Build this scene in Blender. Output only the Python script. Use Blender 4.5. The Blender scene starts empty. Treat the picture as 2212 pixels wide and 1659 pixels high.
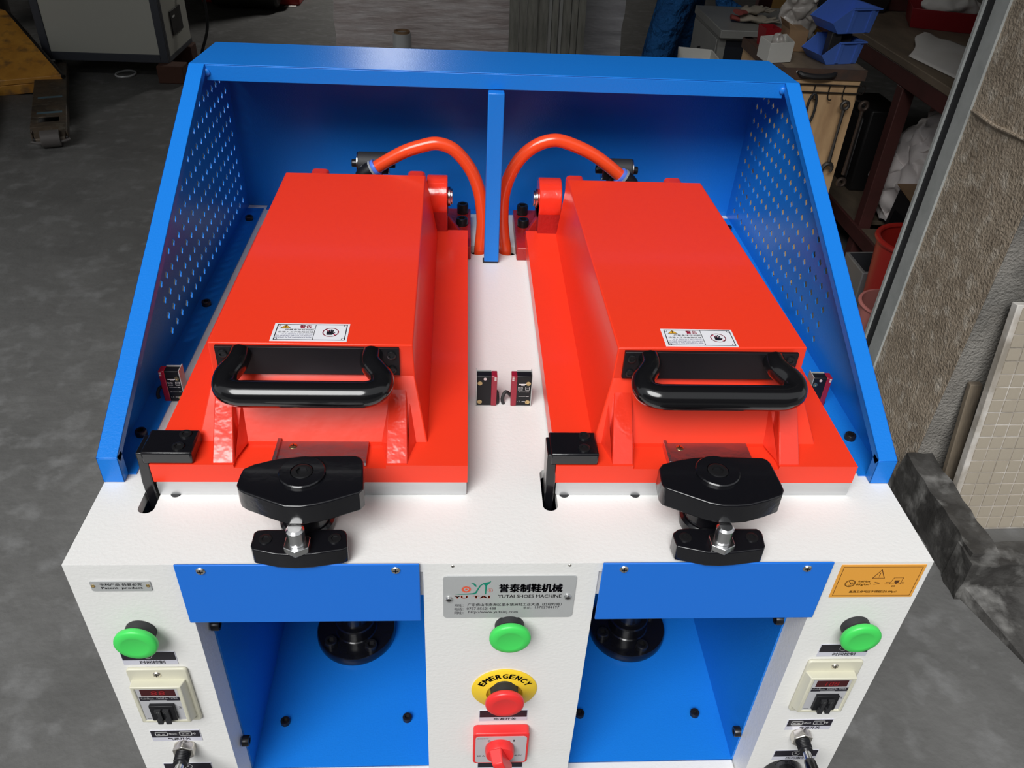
import bpy, bmesh, math, random
from mathutils import Vector, Matrix
import numpy as np

SC = bpy.context.scene
COL = SC.collection
random.seed(7)
PI = math.pi
T = 0.9                      # table top above the floor; all z below are given relative to the table top

# ------------------------------------------------------------------ camera, world, exposure
CAMROT = (math.radians(53.70954584), math.radians(-2.513028), math.radians(-2.51405038))
CAMLOC = Vector((-0.04904318, -0.52036362, 0.59402415))
FPX = 1757.08885
cd = bpy.data.cameras.new('camera'); cam = bpy.data.objects.new('camera', cd); COL.objects.link(cam)
cam.location = CAMLOC + Vector((0, 0, T)); cam.rotation_euler = CAMROT
cd.sensor_width = 36.0; cd.lens = FPX * 36.0 / 2212.0; cd.clip_start = 0.01
SC.camera = cam
W = bpy.data.worlds.new('overcast'); SC.world = W; W.use_nodes = True
bg = W.node_tree.nodes['Background']
wn = W.node_tree; wtc = wn.nodes.new('ShaderNodeTexCoord'); wsp = wn.nodes.new('ShaderNodeSeparateXYZ'); wmr = wn.nodes.new('ShaderNodeMapRange'); wmx = wn.nodes.new('ShaderNodeMix')
wn.links.new(wtc.outputs['Generated'], wsp.inputs[0]); wn.links.new(wsp.outputs['Z'], wmr.inputs['Value']); wmr.inputs['From Min'].default_value = 0.0
wmx.data_type = 'RGBA'; wmx.inputs['A'].default_value = (0.90, 0.93, 0.96, 1); wmx.inputs['B'].default_value = (0.96, 0.98, 1.0, 1)   # even bright overcast
wn.links.new(wmr.outputs['Result'], wmx.inputs['Factor']); wn.links.new(wmx.outputs['Result'], bg.inputs[0])
bg.inputs[1].default_value = 0.50
# hazy sun behind the photographer, wide and soft through the overcast
sd_ = bpy.data.lights.new('sun', 'SUN'); sun = bpy.data.objects.new('sun', sd_); COL.objects.link(sun)
sd_.energy = 3.0; sd_.angle = math.radians(36); sd_.color = (1.0, 1.0, 0.99)
sun.location = (0, -3, 5); sun.rotation_euler = (math.radians(90 - 48), 0, math.radians(-25))
vs = SC.view_settings
vs.view_transform = 'Standard'; vs.look = 'None'; vs.gamma = 1.0; vs.use_curve_mapping = False
vs.exposure = 0.2

# ------------------------------------------------------------------ pixel -> direction (camera of the photograph)
from mathutils import Euler
CR = Euler(CAMROT, 'XYZ').to_matrix()
def ray(u, v): return CR @ Vector(((u - 1106) / FPX, -(v - 829.5) / FPX, -1.0))
def on(u, v, ax, val):
    d = ray(u, v); t = (val - CAMLOC[ax]) / d[ax]; return CAMLOC + d * t
def PX(u, v, x): return on(u, v, 0, x)
def PY(u, v, y): return on(u, v, 1, y)
def PZ(u, v, z): return on(u, v, 2, z)

# ------------------------------------------------------------------ materials
def lin(r, g, b):
    f = lambda c: (c / 255 / 12.92) if c / 255 <= 0.04045 else ((c / 255 + 0.055) / 1.055) ** 2.4
    return (f(r), f(g), f(b), 1)
def mat(name, col, rough=0.5, metal=0.0, col2=None, nscale=8.0, ndetail=6.0, nlo=0.4, nhi=0.65, bump=0.0, bscale=200.0,
        coat=0.0, emit=None, estr=0.0, trans=0.0, alpha=1.0, stretch=None, col3=None, n3=3.0, spec=0.5, rvar=0.0, bdetail=3.0, bdist=0.3):
    m = bpy.data.materials.new(name); m.use_nodes = True
    nt = m.node_tree; b = nt.nodes['Principled BSDF']
    b.inputs['Base Color'].default_value = col
    b.inputs['Roughness'].default_value = rough; b.inputs['Metallic'].default_value = metal
    b.inputs['Coat Weight'].default_value = coat; b.inputs['Coat Roughness'].default_value = 0.08
    b.inputs['Transmission Weight'].default_value = trans; b.inputs['Alpha'].default_value = alpha
    b.inputs['Specular IOR Level'].default_value = spec
    if emit: b.inputs['Emission Color'].default_value = emit; b.inputs['Emission Strength'].default_value = estr
    tc = nt.nodes.new('ShaderNodeTexCoord'); out = tc.outputs['Object']
    if stretch:
        mp = nt.nodes.new('ShaderNodeMapping'); mp.inputs['Scale'].default_value = stretch
        nt.links.new(out, mp.inputs['Vector']); out = mp.outputs['Vector']
    if col2:
        n = nt.nodes.new('ShaderNodeTexNoise'); n.inputs['Scale'].default_value = nscale; n.inputs['Detail'].default_value = ndetail
        n.inputs['Roughness'].default_value = 0.62
        nt.links.new(out, n.inputs['Vector'])
        r = nt.nodes.new('ShaderNodeMapRange'); r.inputs['From Min'].default_value = nlo; r.inputs['From Max'].default_value = nhi
        nt.links.new(n.outputs['Fac'], r.inputs['Value'])
        mx = nt.nodes.new('ShaderNodeMix'); mx.data_type = 'RGBA'
        mx.inputs['A'].default_value = col; mx.inputs['B'].default_value = col2
        nt.links.new(r.outputs['Result'], mx.inputs['Factor'])
        res = mx.outputs['Result']
        if col3:
            n3n = nt.nodes.new('ShaderNodeTexNoise'); n3n.inputs['Scale'].default_value = n3; n3n.inputs['Detail'].default_value = 8
            nt.links.new(out, n3n.inputs['Vector'])
            r3 = nt.nodes.new('ShaderNodeMapRange'); r3.inputs['From Min'].default_value = 0.52; r3.inputs['From Max'].default_value = 0.72
            nt.links.new(n3n.outputs['Fac'], r3.inputs['Value'])
            mx3 = nt.nodes.new('ShaderNodeMix'); mx3.data_type = 'RGBA'
            nt.links.new(res, mx3.inputs['A']); mx3.inputs['B'].default_value = col3
            nt.links.new(r3.outputs['Result'], mx3.inputs['Factor']); res = mx3.outputs['Result']
        nt.links.new(res, b.inputs['Base Color'])
        if rvar:
            rr = nt.nodes.new('ShaderNodeMapRange'); rr.inputs['To Min'].default_value = rough - rvar; rr.inputs['To Max'].default_value = rough + rvar
            nt.links.new(n.outputs['Fac'], rr.inputs['Value']); nt.links.new(rr.outputs['Result'], b.inputs['Roughness'])
    if bump:
        n2 = nt.nodes.new('ShaderNodeTexNoise'); n2.inputs['Scale'].default_value = bscale; n2.inputs['Detail'].default_value = bdetail
        nt.links.new(out, n2.inputs['Vector'])
        bp = nt.nodes.new('ShaderNodeBump'); bp.inputs['Strength'].default_value = bump; bp.inputs['Distance'].default_value = bdist / bscale
        nt.links.new(n2.outputs['Fac'], bp.inputs['Height']); nt.links.new(bp.outputs['Normal'], b.inputs['Normal'])
    return m

M = {}
M['white'] = mat('white powder paint', (0.81, 0.805, 0.785, 1), 0.42, bump=0.25, bscale=260, col2=(0.77, 0.76, 0.73, 1), nscale=5, nlo=0.55, nhi=0.8)
M['blue'] = mat('blue powder paint', (0.010, 0.19, 0.68, 1), 0.31, bump=0.35, bscale=420, spec=0.35)
M['bluef'] = mat('blue flap paint', (0.014, 0.165, 0.68, 1), 0.40, bump=0.08, bscale=300, spec=0.3)
M['red'] = mat('red enamel', (0.88, 0.045, 0.016, 1), 0.30, coat=0.1, bump=0.04, bscale=60, spec=0.3)
M['redcast'] = mat('red cast enamel', (0.80, 0.04, 0.018, 1), 0.16, coat=0.6, bump=0.22, bscale=45)
M['strip'] = mat('mauve bare steel strip', (0.52, 0.42, 0.46, 1), 0.24, metal=0.95, bump=0.15, bscale=60)
M['dred'] = mat('dark red cast enamel', (0.36, 0.014, 0.012, 1), 0.35, bump=0.5, bscale=120)
M['black'] = mat('black gloss enamel', (0.006, 0.006, 0.008, 1), 0.22, coat=0.3, bump=0.12, bscale=90)
M['blackp'] = mat('black handle plastic', (0.006, 0.006, 0.007, 1), 0.16, coat=0.3)
M['blackm'] = mat('black satin metal', (0.008, 0.008, 0.010, 1), 0.40, spec=0.3)
M['rubber'] = mat('black rubber', (0.02, 0.02, 0.022, 1), 0.6)
M['bolt'] = mat('black oxide bolt', (0.035, 0.035, 0.038, 1), 0.30, metal=0.7)
M['alu'] = mat('brushed aluminium', (0.68, 0.69, 0.70, 1), 0.42, metal=0.75, col2=(0.55, 0.56, 0.57, 1), nscale=14, stretch=(0.15, 1, 1.5), bump=0.1, bscale=80)
M['steel'] = mat('bright steel', (0.72, 0.72, 0.72, 1), 0.22, metal=1.0)
M['nickel'] = mat('nickel plated', (0.72, 0.68, 0.62, 1), 0.25, metal=1.0)
M['brass'] = mat('yellow zinc screw', (0.62, 0.48, 0.25, 1), 0.3, metal=1.0)
M['plate'] = mat('grey printed plate', (0.47, 0.48, 0.48, 1), 0.42, metal=0.2, col2=(0.51, 0.52, 0.52, 1), nscale=9)
M['green'] = mat('green button plastic', (0.06, 0.66, 0.11, 1), 0.36)
M['redp'] = mat('red button plastic', (0.80, 0.03, 0.03, 1), 0.35)
M['yellow'] = mat('yellow ring plastic', (0.85, 0.58, 0.03, 1), 0.38)
M['beige'] = mat('timer beige plastic', (0.62, 0.60, 0.48, 1), 0.38)
M['ink'] = mat('black print', (0.012, 0.010, 0.018, 1), 0.5)
M['inkblue'] = mat('dark blue print', (0.02, 0.018, 0.12, 1), 0.5)
M['inkred'] = mat('red print', (0.75, 0.03, 0.10, 1), 0.5)
M['inkorange'] = mat('orange logo print', (0.75, 0.10, 0.04, 1), 0.5)
M['inkgreen'] = mat('green logo print', (0.0, 0.22, 0.14, 1), 0.5)
M['inkbrown'] = mat('brown print', (0.10, 0.035, 0.008, 1), 0.5)
M['wpaper'] = mat('white label film', (0.80, 0.80, 0.84, 1), 0.35)
M['lav'] = mat('lavender label film', (0.60, 0.60, 0.68, 1), 0.35)
M['amber'] = mat('amber label film', (0.80, 0.36, 0.05, 1), 0.4)
M['warny'] = mat('warning yellow print', (0.85, 0.42, 0.02, 1), 0.4)
M['display'] = mat('dark red display', (0.05, 0.002, 0.004, 1), 0.12)
M['digits'] = mat('red digits', (0.16, 0.004, 0.008, 1), 0.3, emit=(1, 0.02, 0.03, 1), estr=0.08)
M['greylab'] = mat('grey face print', (0.48, 0.48, 0.50, 1), 0.35)
M['whiteink'] = mat('white print', (0.75, 0.75, 0.75, 1), 0.5)
M['redlens'] = mat('dark red lens', (0.28, 0.012, 0.03, 1), 0.18)
M['clear'] = mat('clear lens', (0.6, 0.5, 0.5, 1), 0.15)
M['hose'] = mat('orange polyurethane hose', (0.86, 0.075, 0.018, 1), 0.22, coat=0.3)
M['ringblue'] = mat('blue fitting ring', (0.10, 0.20, 0.75, 1), 0.35)
M['ringgrey'] = mat('grey fitting ring', (0.25, 0.27, 0.30, 1), 0.4)
M['shadowbl'] = mat('painted cavity shade', (0.01, 0.012, 0.02, 1), 0.7)  # flat black used as painted shade of an open cavity
# place
M['floor'] = mat('worn dark concrete floor', (0.145, 0.144, 0.140, 1), 0.62, col2=(0.092, 0.091, 0.088, 1), nscale=3.4, ndetail=15, nlo=0.30, nhi=0.72,
                 col3=(0.175, 0.175, 0.173, 1), n3=15.0, bump=0.35, bscale=22, bdetail=10, rvar=0.12)
M['conc'] = mat('brown rough plaster', (0.46, 0.375, 0.285, 1), 0.6, col2=(0.29, 0.23, 0.17, 1), nscale=11, ndetail=12, nlo=0.36, nhi=0.66,
                col3=(0.62, 0.55, 0.46, 1), n3=26, bump=1.0, bscale=130, bdetail=8, bdist=1.0)
M['conc2'] = mat('grey rough plaster', (0.24, 0.22, 0.195, 1), 0.65, col2=(0.11, 0.105, 0.095, 1), nscale=6, ndetail=12, nlo=0.36, nhi=0.68, bump=1.0, bscale=150, bdetail=8, bdist=1.0,
                 col3=(0.30, 0.285, 0.26, 1), n3=4)
M['kerb'] = mat('stained mortar kerb', (0.075, 0.072, 0.068, 1), 0.55, col2=(0.030, 0.028, 0.026, 1), nscale=9, ndetail=12, nlo=0.40, nhi=0.60, col3=(0.21, 0.205, 0.195, 1), n3=16, bump=0.6, bscale=30, bdetail=8)
M['yard'] = mat('dark render of the added yard wall', (0.10, 0.095, 0.09, 1), 0.8, col2=(0.07, 0.066, 0.06, 1), nscale=1.5)
M['galv'] = mat('galvanised steel', (0.50, 0.52, 0.51, 1), 0.45, metal=0.2, col2=(0.40, 0.42, 0.41, 1), nscale=12)
M['inwall'] = mat('dim interior wall', (0.14, 0.13, 0.115, 1), 0.8, col2=(0.09, 0.085, 0.075, 1), nscale=2)
M['ceil'] = mat('dark ceiling sheet', (0.10, 0.10, 0.10, 1), 0.8, col2=(0.07, 0.07, 0.07, 1), nscale=2)
M['orange'] = mat('worn orange truck paint', (0.72, 0.35, 0.06, 1), 0.5, col2=(0.56, 0.25, 0.04, 1), nscale=7, col3=(0.25, 0.13, 0.05, 1), n3=16)
M['wornst'] = mat('worn brown steel', (0.115, 0.085, 0.058, 1), 0.5, metal=0.3, col2=(0.05, 0.042, 0.035, 1), nscale=14, ndetail=8, col3=(0.16, 0.14, 0.11, 1), n3=30)
M['wheel'] = mat('grey nylon wheel', (0.11, 0.10, 0.095, 1), 0.5)
M['bluewear'] = mat('blue scuffed paint', (0.09, 0.16, 0.20, 1), 0.5)
M['cabpanel'] = mat('pale grey cabinet sheet', (0.52, 0.52, 0.46, 1), 0.45)
M['cabframe'] = mat('slate frame paint', (0.055, 0.060, 0.075, 1), 0.45)
M['darkmet'] = mat('dark machinery', (0.02, 0.018, 0.017, 1), 0.5)
M['brickred'] = mat('old red brick', (0.085, 0.035, 0.022, 1), 0.85, bump=0.6, bscale=60)
M['wrap'] = mat('stretch film over cartons', (0.60, 0.51, 0.49, 1), 0.3, col2=(0.86, 0.80, 0.79, 1), nscale=14, ndetail=7, nlo=0.42, nhi=0.70, stretch=(0.35, 0.35, 1.8), coat=0.5, bump=0.7, bscale=26, bdist=0.5)
M['wrapb'] = mat('clear grey stretch film', (0.52, 0.51, 0.53, 1), 0.28, col2=(0.70, 0.69, 0.71, 1), nscale=10, ndetail=6, nlo=0.45, nhi=0.72, stretch=(0.35, 0.35, 1.8), coat=0.4, bump=0.8, bscale=18)
M['film'] = mat('film roll', (0.55, 0.56, 0.56, 1), 0.3, coat=0.3)
M['cardb'] = mat('cardboard', (0.33, 0.205, 0.11, 1), 0.8, col2=(0.28, 0.17, 0.09, 1), nscale=12)
M['profile'] = mat('anodised profile', (0.34, 0.33, 0.29, 1), 0.38, metal=0.6, col2=(0.20, 0.20, 0.175, 1), nscale=6, stretch=(6, 6, 0.25))
M['profileb'] = mat('bright profile', (0.55, 0.55, 0.52, 1), 0.3, metal=0.8)
M['overall'] = mat('blue work cloth', (0.016, 0.15, 0.45, 1), 0.85, col2=(0.012, 0.11, 0.35, 1), nscale=9, bump=1.0, bscale=22, bdist=1.2)
M['skin'] = mat('skin', (0.48, 0.27, 0.18, 1), 0.5)
M['hair'] = mat('black hair', (0.012, 0.010, 0.009, 1), 0.5)
M['greycab'] = mat('grey steel drawer paint', (0.30, 0.30, 0.28, 1), 0.45, col2=(0.25, 0.25, 0.235, 1), nscale=5)
M['ply'] = mat('plywood face', (0.66, 0.44, 0.24, 1), 0.6, col2=(0.55, 0.34, 0.17, 1), nscale=5, stretch=(1, 1, 0.22), col3=(0.20, 0.10, 0.05, 1), n3=9)
M['benchw'] = mat('grimy bench wood', (0.23, 0.175, 0.12, 1), 0.7, col2=(0.12, 0.09, 0.065, 1), nscale=7, ndetail=10, stretch=(1, 0.3, 1))
M['oxide'] = mat('red oxide steel', (0.115, 0.038, 0.034, 1), 0.5, col2=(0.085, 0.032, 0.028, 1), nscale=8)
M['rust'] = mat('rusty angle steel', (0.10, 0.055, 0.038, 1), 0.6, col2=(0.065, 0.045, 0.036, 1), nscale=20)
M['bin'] = mat('blue bin plastic', (0.085, 0.19, 0.64, 1), 0.4)
M['tray'] = mat('dark red tray plastic', (0.26, 0.008, 0.014, 1), 0.4)
M['btray'] = mat('black tray plastic', (0.018, 0.017, 0.018, 1), 0.5)
M['boxw'] = mat('white card', (0.62, 0.61, 0.57, 1), 0.7)
M['paper'] = mat('creased paper', (0.76, 0.73, 0.69, 1), 0.75, col2=(0.68, 0.64, 0.59, 1), nscale=4)
M['polybag'] = mat('dusty clear plastic', (0.40, 0.37, 0.34, 1), 0.3, coat=0.3, bump=0.6, bscale=30)
M['wrench'] = mat('dull tool steel', (0.16, 0.15, 0.14, 1), 0.38, metal=0.85)
M['wrench2'] = mat('greasy brown tool steel', (0.10, 0.075, 0.062, 1), 0.4, metal=0.7)
M['wire'] = mat('dark wire', (0.035, 0.028, 0.024, 1), 0.45, metal=0.5)
M['cloth'] = mat('pale cloth sheeting', (0.86, 0.80, 0.78, 1), 0.45, bump=0.3, bscale=30)
M['bucketr'] = mat('red bucket plastic', (0.46, 0.025, 0.018, 1), 0.38)
M['bucketp'] = mat('faded pink bucket plastic', (0.52, 0.19, 0.17, 1), 0.45)
M['bing'] = mat('grey bin plastic', (0.20, 0.20, 0.20, 1), 0.5)
M['bingi'] = mat('dark bin inside', (0.035, 0.036, 0.042, 1), 0.6)
M['tile'] = mat('beige mosaic tile', (0.36, 0.315, 0.25, 1), 0.35, col2=(0.30, 0.26, 0.205, 1), nscale=6)
M['grout'] = mat('chalky grout', (0.43, 0.39, 0.345, 1), 0.85, col2=(0.26, 0.23, 0.19, 1), nscale=9, col3=(0.62, 0.60, 0.57, 1), n3=11)
M['plank'] = mat('weathered plank', (0.17, 0.135, 0.095, 1), 0.75, col2=(0.10, 0.08, 0.06, 1), nscale=12, stretch=(3, 3, 0.2))
M['yellowp'] = mat('ochre cabinet paint', (0.30, 0.155, 0.012, 1), 0.5)
M['glovew'] = mat('cotton glove', (0.40, 0.35, 0.28, 1), 0.9)
M['cuff'] = mat('red knit cuff', (0.32, 0.07, 0.06, 1), 0.9)
M['lampglow'] = mat('lamp diffuser', (0.9, 0.9, 0.9, 1), 0.5, emit=(1, 0.97, 0.92, 1), estr=75)
M['shoe'] = mat('dark shoe', (0.02, 0.02, 0.02, 1), 0.6)

# ------------------------------------------------------------------ mesh builder
ORG = {}                                             # world location of each object
def frame(z, up=(0, 0, 1)):
    z = Vector(z).normalized(); u = Vector(up)
    if abs(z.dot(u)) > 0.98: u = Vector((0, 1, 0))
    x = u.cross(z).normalized(); y = z.cross(x)
    return x, y, z
class MB:
    def __init__(s): s.v = []; s.f = []; s.mi = []; s.m = 0; s.M = None
    def add(s, vs_, fs):
        o = len(s.v)
        s.v += [(s.M @ Vector(p)) if s.M is not None else Vector(p) for p in vs_]
        s.f += [[i + o for i in f] for f in fs]; s.mi += [s.m] * len(fs); return s
    def box(s, x0, x1, y0, y1, z0, z1):
        v = [(x, y, z) for z in (z0, z1) for y in (y0, y1) for x in (x0, x1)]
        return s.add(v, [(0, 2, 3, 1), (4, 5, 7, 6), (0, 1, 5, 4), (2, 6, 7, 3), (0, 4, 6, 2), (1, 3, 7, 5)])
    def hexa(s, b, t):                               # 4 bottom points, 4 top points (same order)
        return s.add(list(b) + list(t), [(3, 2, 1, 0), (4, 5, 6, 7)] + [(i, (i + 1) % 4, 4 + (i + 1) % 4, 4 + i) for i in range(4)])
    def prism(s, pts, ax, a0, a1):
        def P(p, a): return {'z': (p[0], p[1], a), 'y': (p[0], a, p[1]), 'x': (a, p[0], p[1])}[ax]
        n = len(pts)
        return s.add([P(p, a0) for p in pts] + [P(p, a1) for p in pts],
                     [list(range(n))[::-1], list(range(n, 2 * n))] + [(i, (i + 1) % n, n + (i + 1) % n, n + i) for i in range(n)])
    def flat(s, pts3): return s.add(pts3, [list(range(len(pts3)))])
    def cyl(s, p0, p1, r0, r1=None, n=20, cap=True):
        p0, p1 = Vector(p0), Vector(p1); r1 = r0 if r1 is None else r1
        x, y, z = frame(p1 - p0)
        c = [(math.cos(2 * PI * i / n), math.sin(2 * PI * i / n)) for i in range(n)]
        v = [p0 + (x * a + y * b) * r0 for a, b in c] + [p1 + (x * a + y * b) * r1 for a, b in c]
        f = [(i, (i + 1) % n, n + (i + 1) % n, n + i) for i in range(n)]
        if cap: f += [list(range(n))[::-1], list(range(n, 2 * n))]
        return s.add(v, f)
    def lathe(s, prof, p, d=(0, 0, 1), n=32, sc=(1, 1)):   # profile (r, h) along d from p
        x, y, z = frame(d); p = Vector(p); v = []; f = []
        for r, h in prof:
            for i in range(n):
                a = 2 * PI * i / n
                v.append(p + z * h + (x * math.cos(a) * sc[0] + y * math.sin(a) * sc[1]) * max(r, 1e-5))
        for k in range(len(prof) - 1):
            for i in range(n):
                j = (i + 1) % n; f.append((k * n + i, k * n + j, (k + 1) * n + j, (k + 1) * n + i))
        f.append(list(range(n))[::-1]); f.append([(len(prof) - 1) * n + i for i in range(n)])
        return s.add(v, f)
    def tube(s, pts, r, n=12, sub=0, closed=False, cap=True):
        P = [Vector(p) for p in pts]
        R = r if isinstance(r, (list, tuple)) else [r] * len(P)
        if sub:
            Q = []; RR = []; L = len(P); rng = range(L if closed else L - 1)
            for i in rng:
                g = lambda k: P[k % L] if closed else P[min(max(k, 0), L - 1)]
                a, b, c, d = g(i - 1), g(i), g(i + 1), g(i + 2)
                for k in range(sub):
                    t = k / sub
                    Q.append(0.5 * ((2 * b) + (c - a) * t + (2 * a - 5 * b + 4 * c - d) * t * t + (3 * b - a - 3 * c + d) * t ** 3))
                    RR.append(R[i] * (1 - t) + R[(i + 1) % L] * t)
            if not closed: Q.append(P[-1]); RR.append(R[-1])
            P, R = Q, RR
        L = len(P); v = []; f = []; x = None
        for i in range(L):
            t = (P[(i + 1) % L] - P[i - 1]) if closed else (P[min(i + 1, L - 1)] - P[max(i - 1, 0)])
            t.normalize()
            if x is None: x = frame(t)[0]
            x = (x - t * x.dot(t)).normalized(); y = t.cross(x)
            v += [P[i] + (x * math.cos(2 * PI * k / n) + y * math.sin(2 * PI * k / n)) * R[i] for k in range(n)]
        for i in range(L if closed else L - 1):
            j = (i + 1) % L
            for k in range(n): f.append((i * n + k, i * n + (k + 1) % n, j * n + (k + 1) % n, j * n + k))
        if cap and not closed: f += [list(range(n))[::-1], [(L - 1) * n + k for k in range(n)]]
        return s.add(v, f)
    def stroke(s, pts, w, o, xd, yd, closed=False):   # flat poly-line of width w in a plane (o, xd, yd)
        o, xd, yd = Vector(o), Vector(xd), Vector(yd); L = len(pts)
        for i in range(L if closed else L - 1):
            a, b = Vector(pts[i]), Vector(pts[(i + 1) % L]); d = (b - a)
            if d.length < 1e-9: continue
            d.normalize(); n = Vector((-d.y, d.x)) * w / 2; e = d * w / 2
            q = [a - e - n, b + e - n, b + e + n, a - e + n]
            s.add([o + xd * p.x + yd * p.y for p in q], [(0, 1, 2, 3)])
        return s
    def disc(s, c, r, o, xd, yd, n=24, sq=1.0):
        o, xd, yd = Vector(o), Vector(xd), Vector(yd)
        return s.add([o + xd * (c[0] + r * math.cos(2 * PI * i / n)) + yd * (c[1] + r * sq * math.sin(2 * PI * i / n)) for i in range(n)], [list(range(n))])
    def poly2(s, pts, o, xd, yd):
        o, xd, yd = Vector(o), Vector(xd), Vector(yd)
        return s.add([o + xd * p[0] + yd * p[1] for p in pts], [list(range(len(pts)))])
    def text(s, txt, width, height, at, o, xd, yd, bold=0.0, align='c', rot=0.0, shear=0.0):
        # text fitted into width x height, centred (or left aligned) at point `at` of the plane
        if bold:                                      # heavier strokes: overprint with small shifts
            sh_ = bold * height * 1.5; ca, sa = math.cos(rot), math.sin(rot)
            for dx, dy in ((-sh_, 0), (sh_, 0), (0, -sh_ * .7), (0, sh_ * .7)): s.text(txt, width - 2 * sh_, height - sh_, (at[0] + dx * ca - dy * sa, at[1] + dx * sa + dy * ca), o, xd, yd, 0.0, align, rot, shear)
            return s
        vv, ff = text_mesh(txt, bold)
        if not vv: return s
        x0 = min(p[0] for p in vv); x1 = max(p[0] for p in vv); y0 = min(p[1] for p in vv); y1 = max(p[1] for p in vv)
        sx = width / max(x1 - x0, 1e-6); sy = height / max(y1 - y0, 1e-6)
        o, xd, yd = Vector(o), Vector(xd), Vector(yd); ox = (x0 + x1) / 2 if align == 'c' else x0
        ca, sa = math.cos(rot), math.sin(rot); pts = []
        for p in vv:
            a = (p[0] - ox) * sx; b = (p[1] - (y0 + y1) / 2) * sy; a += shear * b
            a, b = a * ca - b * sa, a * sa + b * ca
            pts.append(o + xd * (at[0] + a) + yd * (at[1] + b))
        return s.add(pts, ff)
    def build(s, name, mats, parent=None, bevel=0.0, seg=2, ang=35, kind=None, label=None, recalc=True, sub=0):
        me = bpy.data.meshes.new(name)
        P = np.array([tuple(p) for p in s.v]); lo, hi = P.min(0), P.max(0)
        org = Vector(((lo[0] + hi[0]) / 2, (lo[1] + hi[1]) / 2, lo[2]))
        me.from_pydata([tuple(p - org) for p in s.v], [], s.f)
        mats = mats if isinstance(mats, (list, tuple)) else [mats]
        for m in mats: me.materials.append(M[m] if isinstance(m, str) else m)
        me.polygons.foreach_set('material_index', s.mi)
        if recalc:
            bm = bmesh.new(); bm.from_mesh(me); bmesh.ops.recalc_face_normals(bm, faces=bm.faces); bm.to_mesh(me); bm.free()
        me.polygons.foreach_set('use_smooth', [True] * len(me.polygons))
        me.set_sharp_from_angle(angle=math.radians(ang))
        o = bpy.data.objects.new(name, me)
        return place(o, org, parent, bevel, seg, kind, label, sub)
def place(o, org, parent=None, bevel=0, seg=2, kind=None, label=None, sub=0):
    COL.objects.link(o)
    wl = Vector(org) + Vector((0, 0, T)); ORG[o] = wl
    if parent is not None: o.parent = parent; o.location = wl - ORG[parent]
    else: o.location = wl
    if bevel:
        b = o.modifiers.new('bevel', 'BEVEL'); b.width = bevel; b.segments = seg; b.limit_method = 'ANGLE'; b.angle_limit = math.radians(40); b.harden_normals = False
    if sub:
        b = o.modifiers.new('sub', 'SUBSURF'); b.levels = sub; b.render_levels = sub
    if kind: o['kind'] = kind
    if label: o['label'] = label
    return o
def share(o, name, org, parent):                      # same mesh, new place
    c = bpy.data.objects.new(name, o.data)
    for md in o.modifiers:
        if md.type == 'BEVEL':
            b = c.modifiers.new('bevel', 'BEVEL'); b.width = md.width; b.segments = md.segments; b.limit_method = 'ANGLE'; b.angle_limit = md.angle_limit
    return place(c, org, parent)
def thing(name, label, cat, loc, group=None):
    o = bpy.data.objects.new(name, None); o.empty_display_size = 0.05
    place(o, loc); o['label'] = label; o['category'] = cat
    if group: o['group'] = group
    return o
def tag(o, label, cat, group=None):
    o['label'] = label; o['category'] = cat
    if group: o['group'] = group
    return o
_tc = {}
def text_mesh(txt, bold=0.0):
    k = (txt, bold)
    if k not in _tc:
        c = bpy.data.curves.new('t', 'FONT'); c.body = txt; c.size = 1; c.resolution_u = 2; c.offset = bold; c.fill_mode = 'FRONT'
        o = bpy.data.objects.new('t', c); COL.objects.link(o)
        dg = bpy.context.evaluated_depsgraph_get(); me = bpy.data.meshes.new_from_object(o.evaluated_get(dg))
        _tc[k] = ([tuple(v.co) for v in me.vertices], [list(p.vertices) for p in me.polygons])
        bpy.data.objects.remove(o); bpy.data.curves.remove(c); bpy.data.meshes.remove(me)
    return _tc[k]
def carve(o, cutters):                                # boolean holes, applied
    for c in cutters:
        b = o.modifiers.new('cut', 'BOOLEAN'); b.operation = 'DIFFERENCE'; b.object = c; b.solver = 'EXACT'
    bpy.context.view_layer.update()
    dg = bpy.context.evaluated_depsgraph_get(); me = bpy.data.meshes.new_from_object(o.evaluated_get(dg))
    o.modifiers.clear(); o.data = me
    for c in cutters: bpy.data.objects.remove(c)
    return o
def rrect(x0, x1, y0, y1, r, n=5):
    pts = []
    for cx, cy, a0 in ((x1 - r, y1 - r, 0), (x0 + r, y1 - r, 90), (x0 + r, y0 + r, 180), (x1 - r, y0 + r, 270)):
        for i in range(n + 1):
            a = math.radians(a0 + 90 * i / n); pts.append((cx + r * math.cos(a), cy + r * math.sin(a)))
    return pts

# ================================================================== THE PLACE (structure)
FZ = -0.9
fl = MB(); fl.box(-14, 14, -7.2, 10.2, FZ - 0.1, FZ); fl.build('floor', 'floor', kind='structure')
b = MB(); b.box(-6.2, 4.2, 10.0, 10.2, FZ, 3.9); b.build('wall_back', 'inwall', kind='structure')
b = MB(); b.box(-6.4, -6.2, 1.46, 10.2, FZ, 3.9); b.build('wall_left', 'inwall', kind='structure')
b = MB(); b.box(3.6, 3.8, 1.45, 10.2, FZ, 3.9); b.build('wall_side', 'inwall', kind='structure')
b = MB(); b.box(-6.4, 4.2, 1.20, 10.2, 3.9, 4.0); b.build('ceiling', 'ceil', kind='structure')
b = MB(); b.box(-6.4, 4.2, 1.20, 1.45, 2.3, 3.9); b.box(-6.4, -5.6, 1.20, 1.45, FZ, 2.3); b.build('wall_front', 'conc2', kind='structure')
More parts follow.
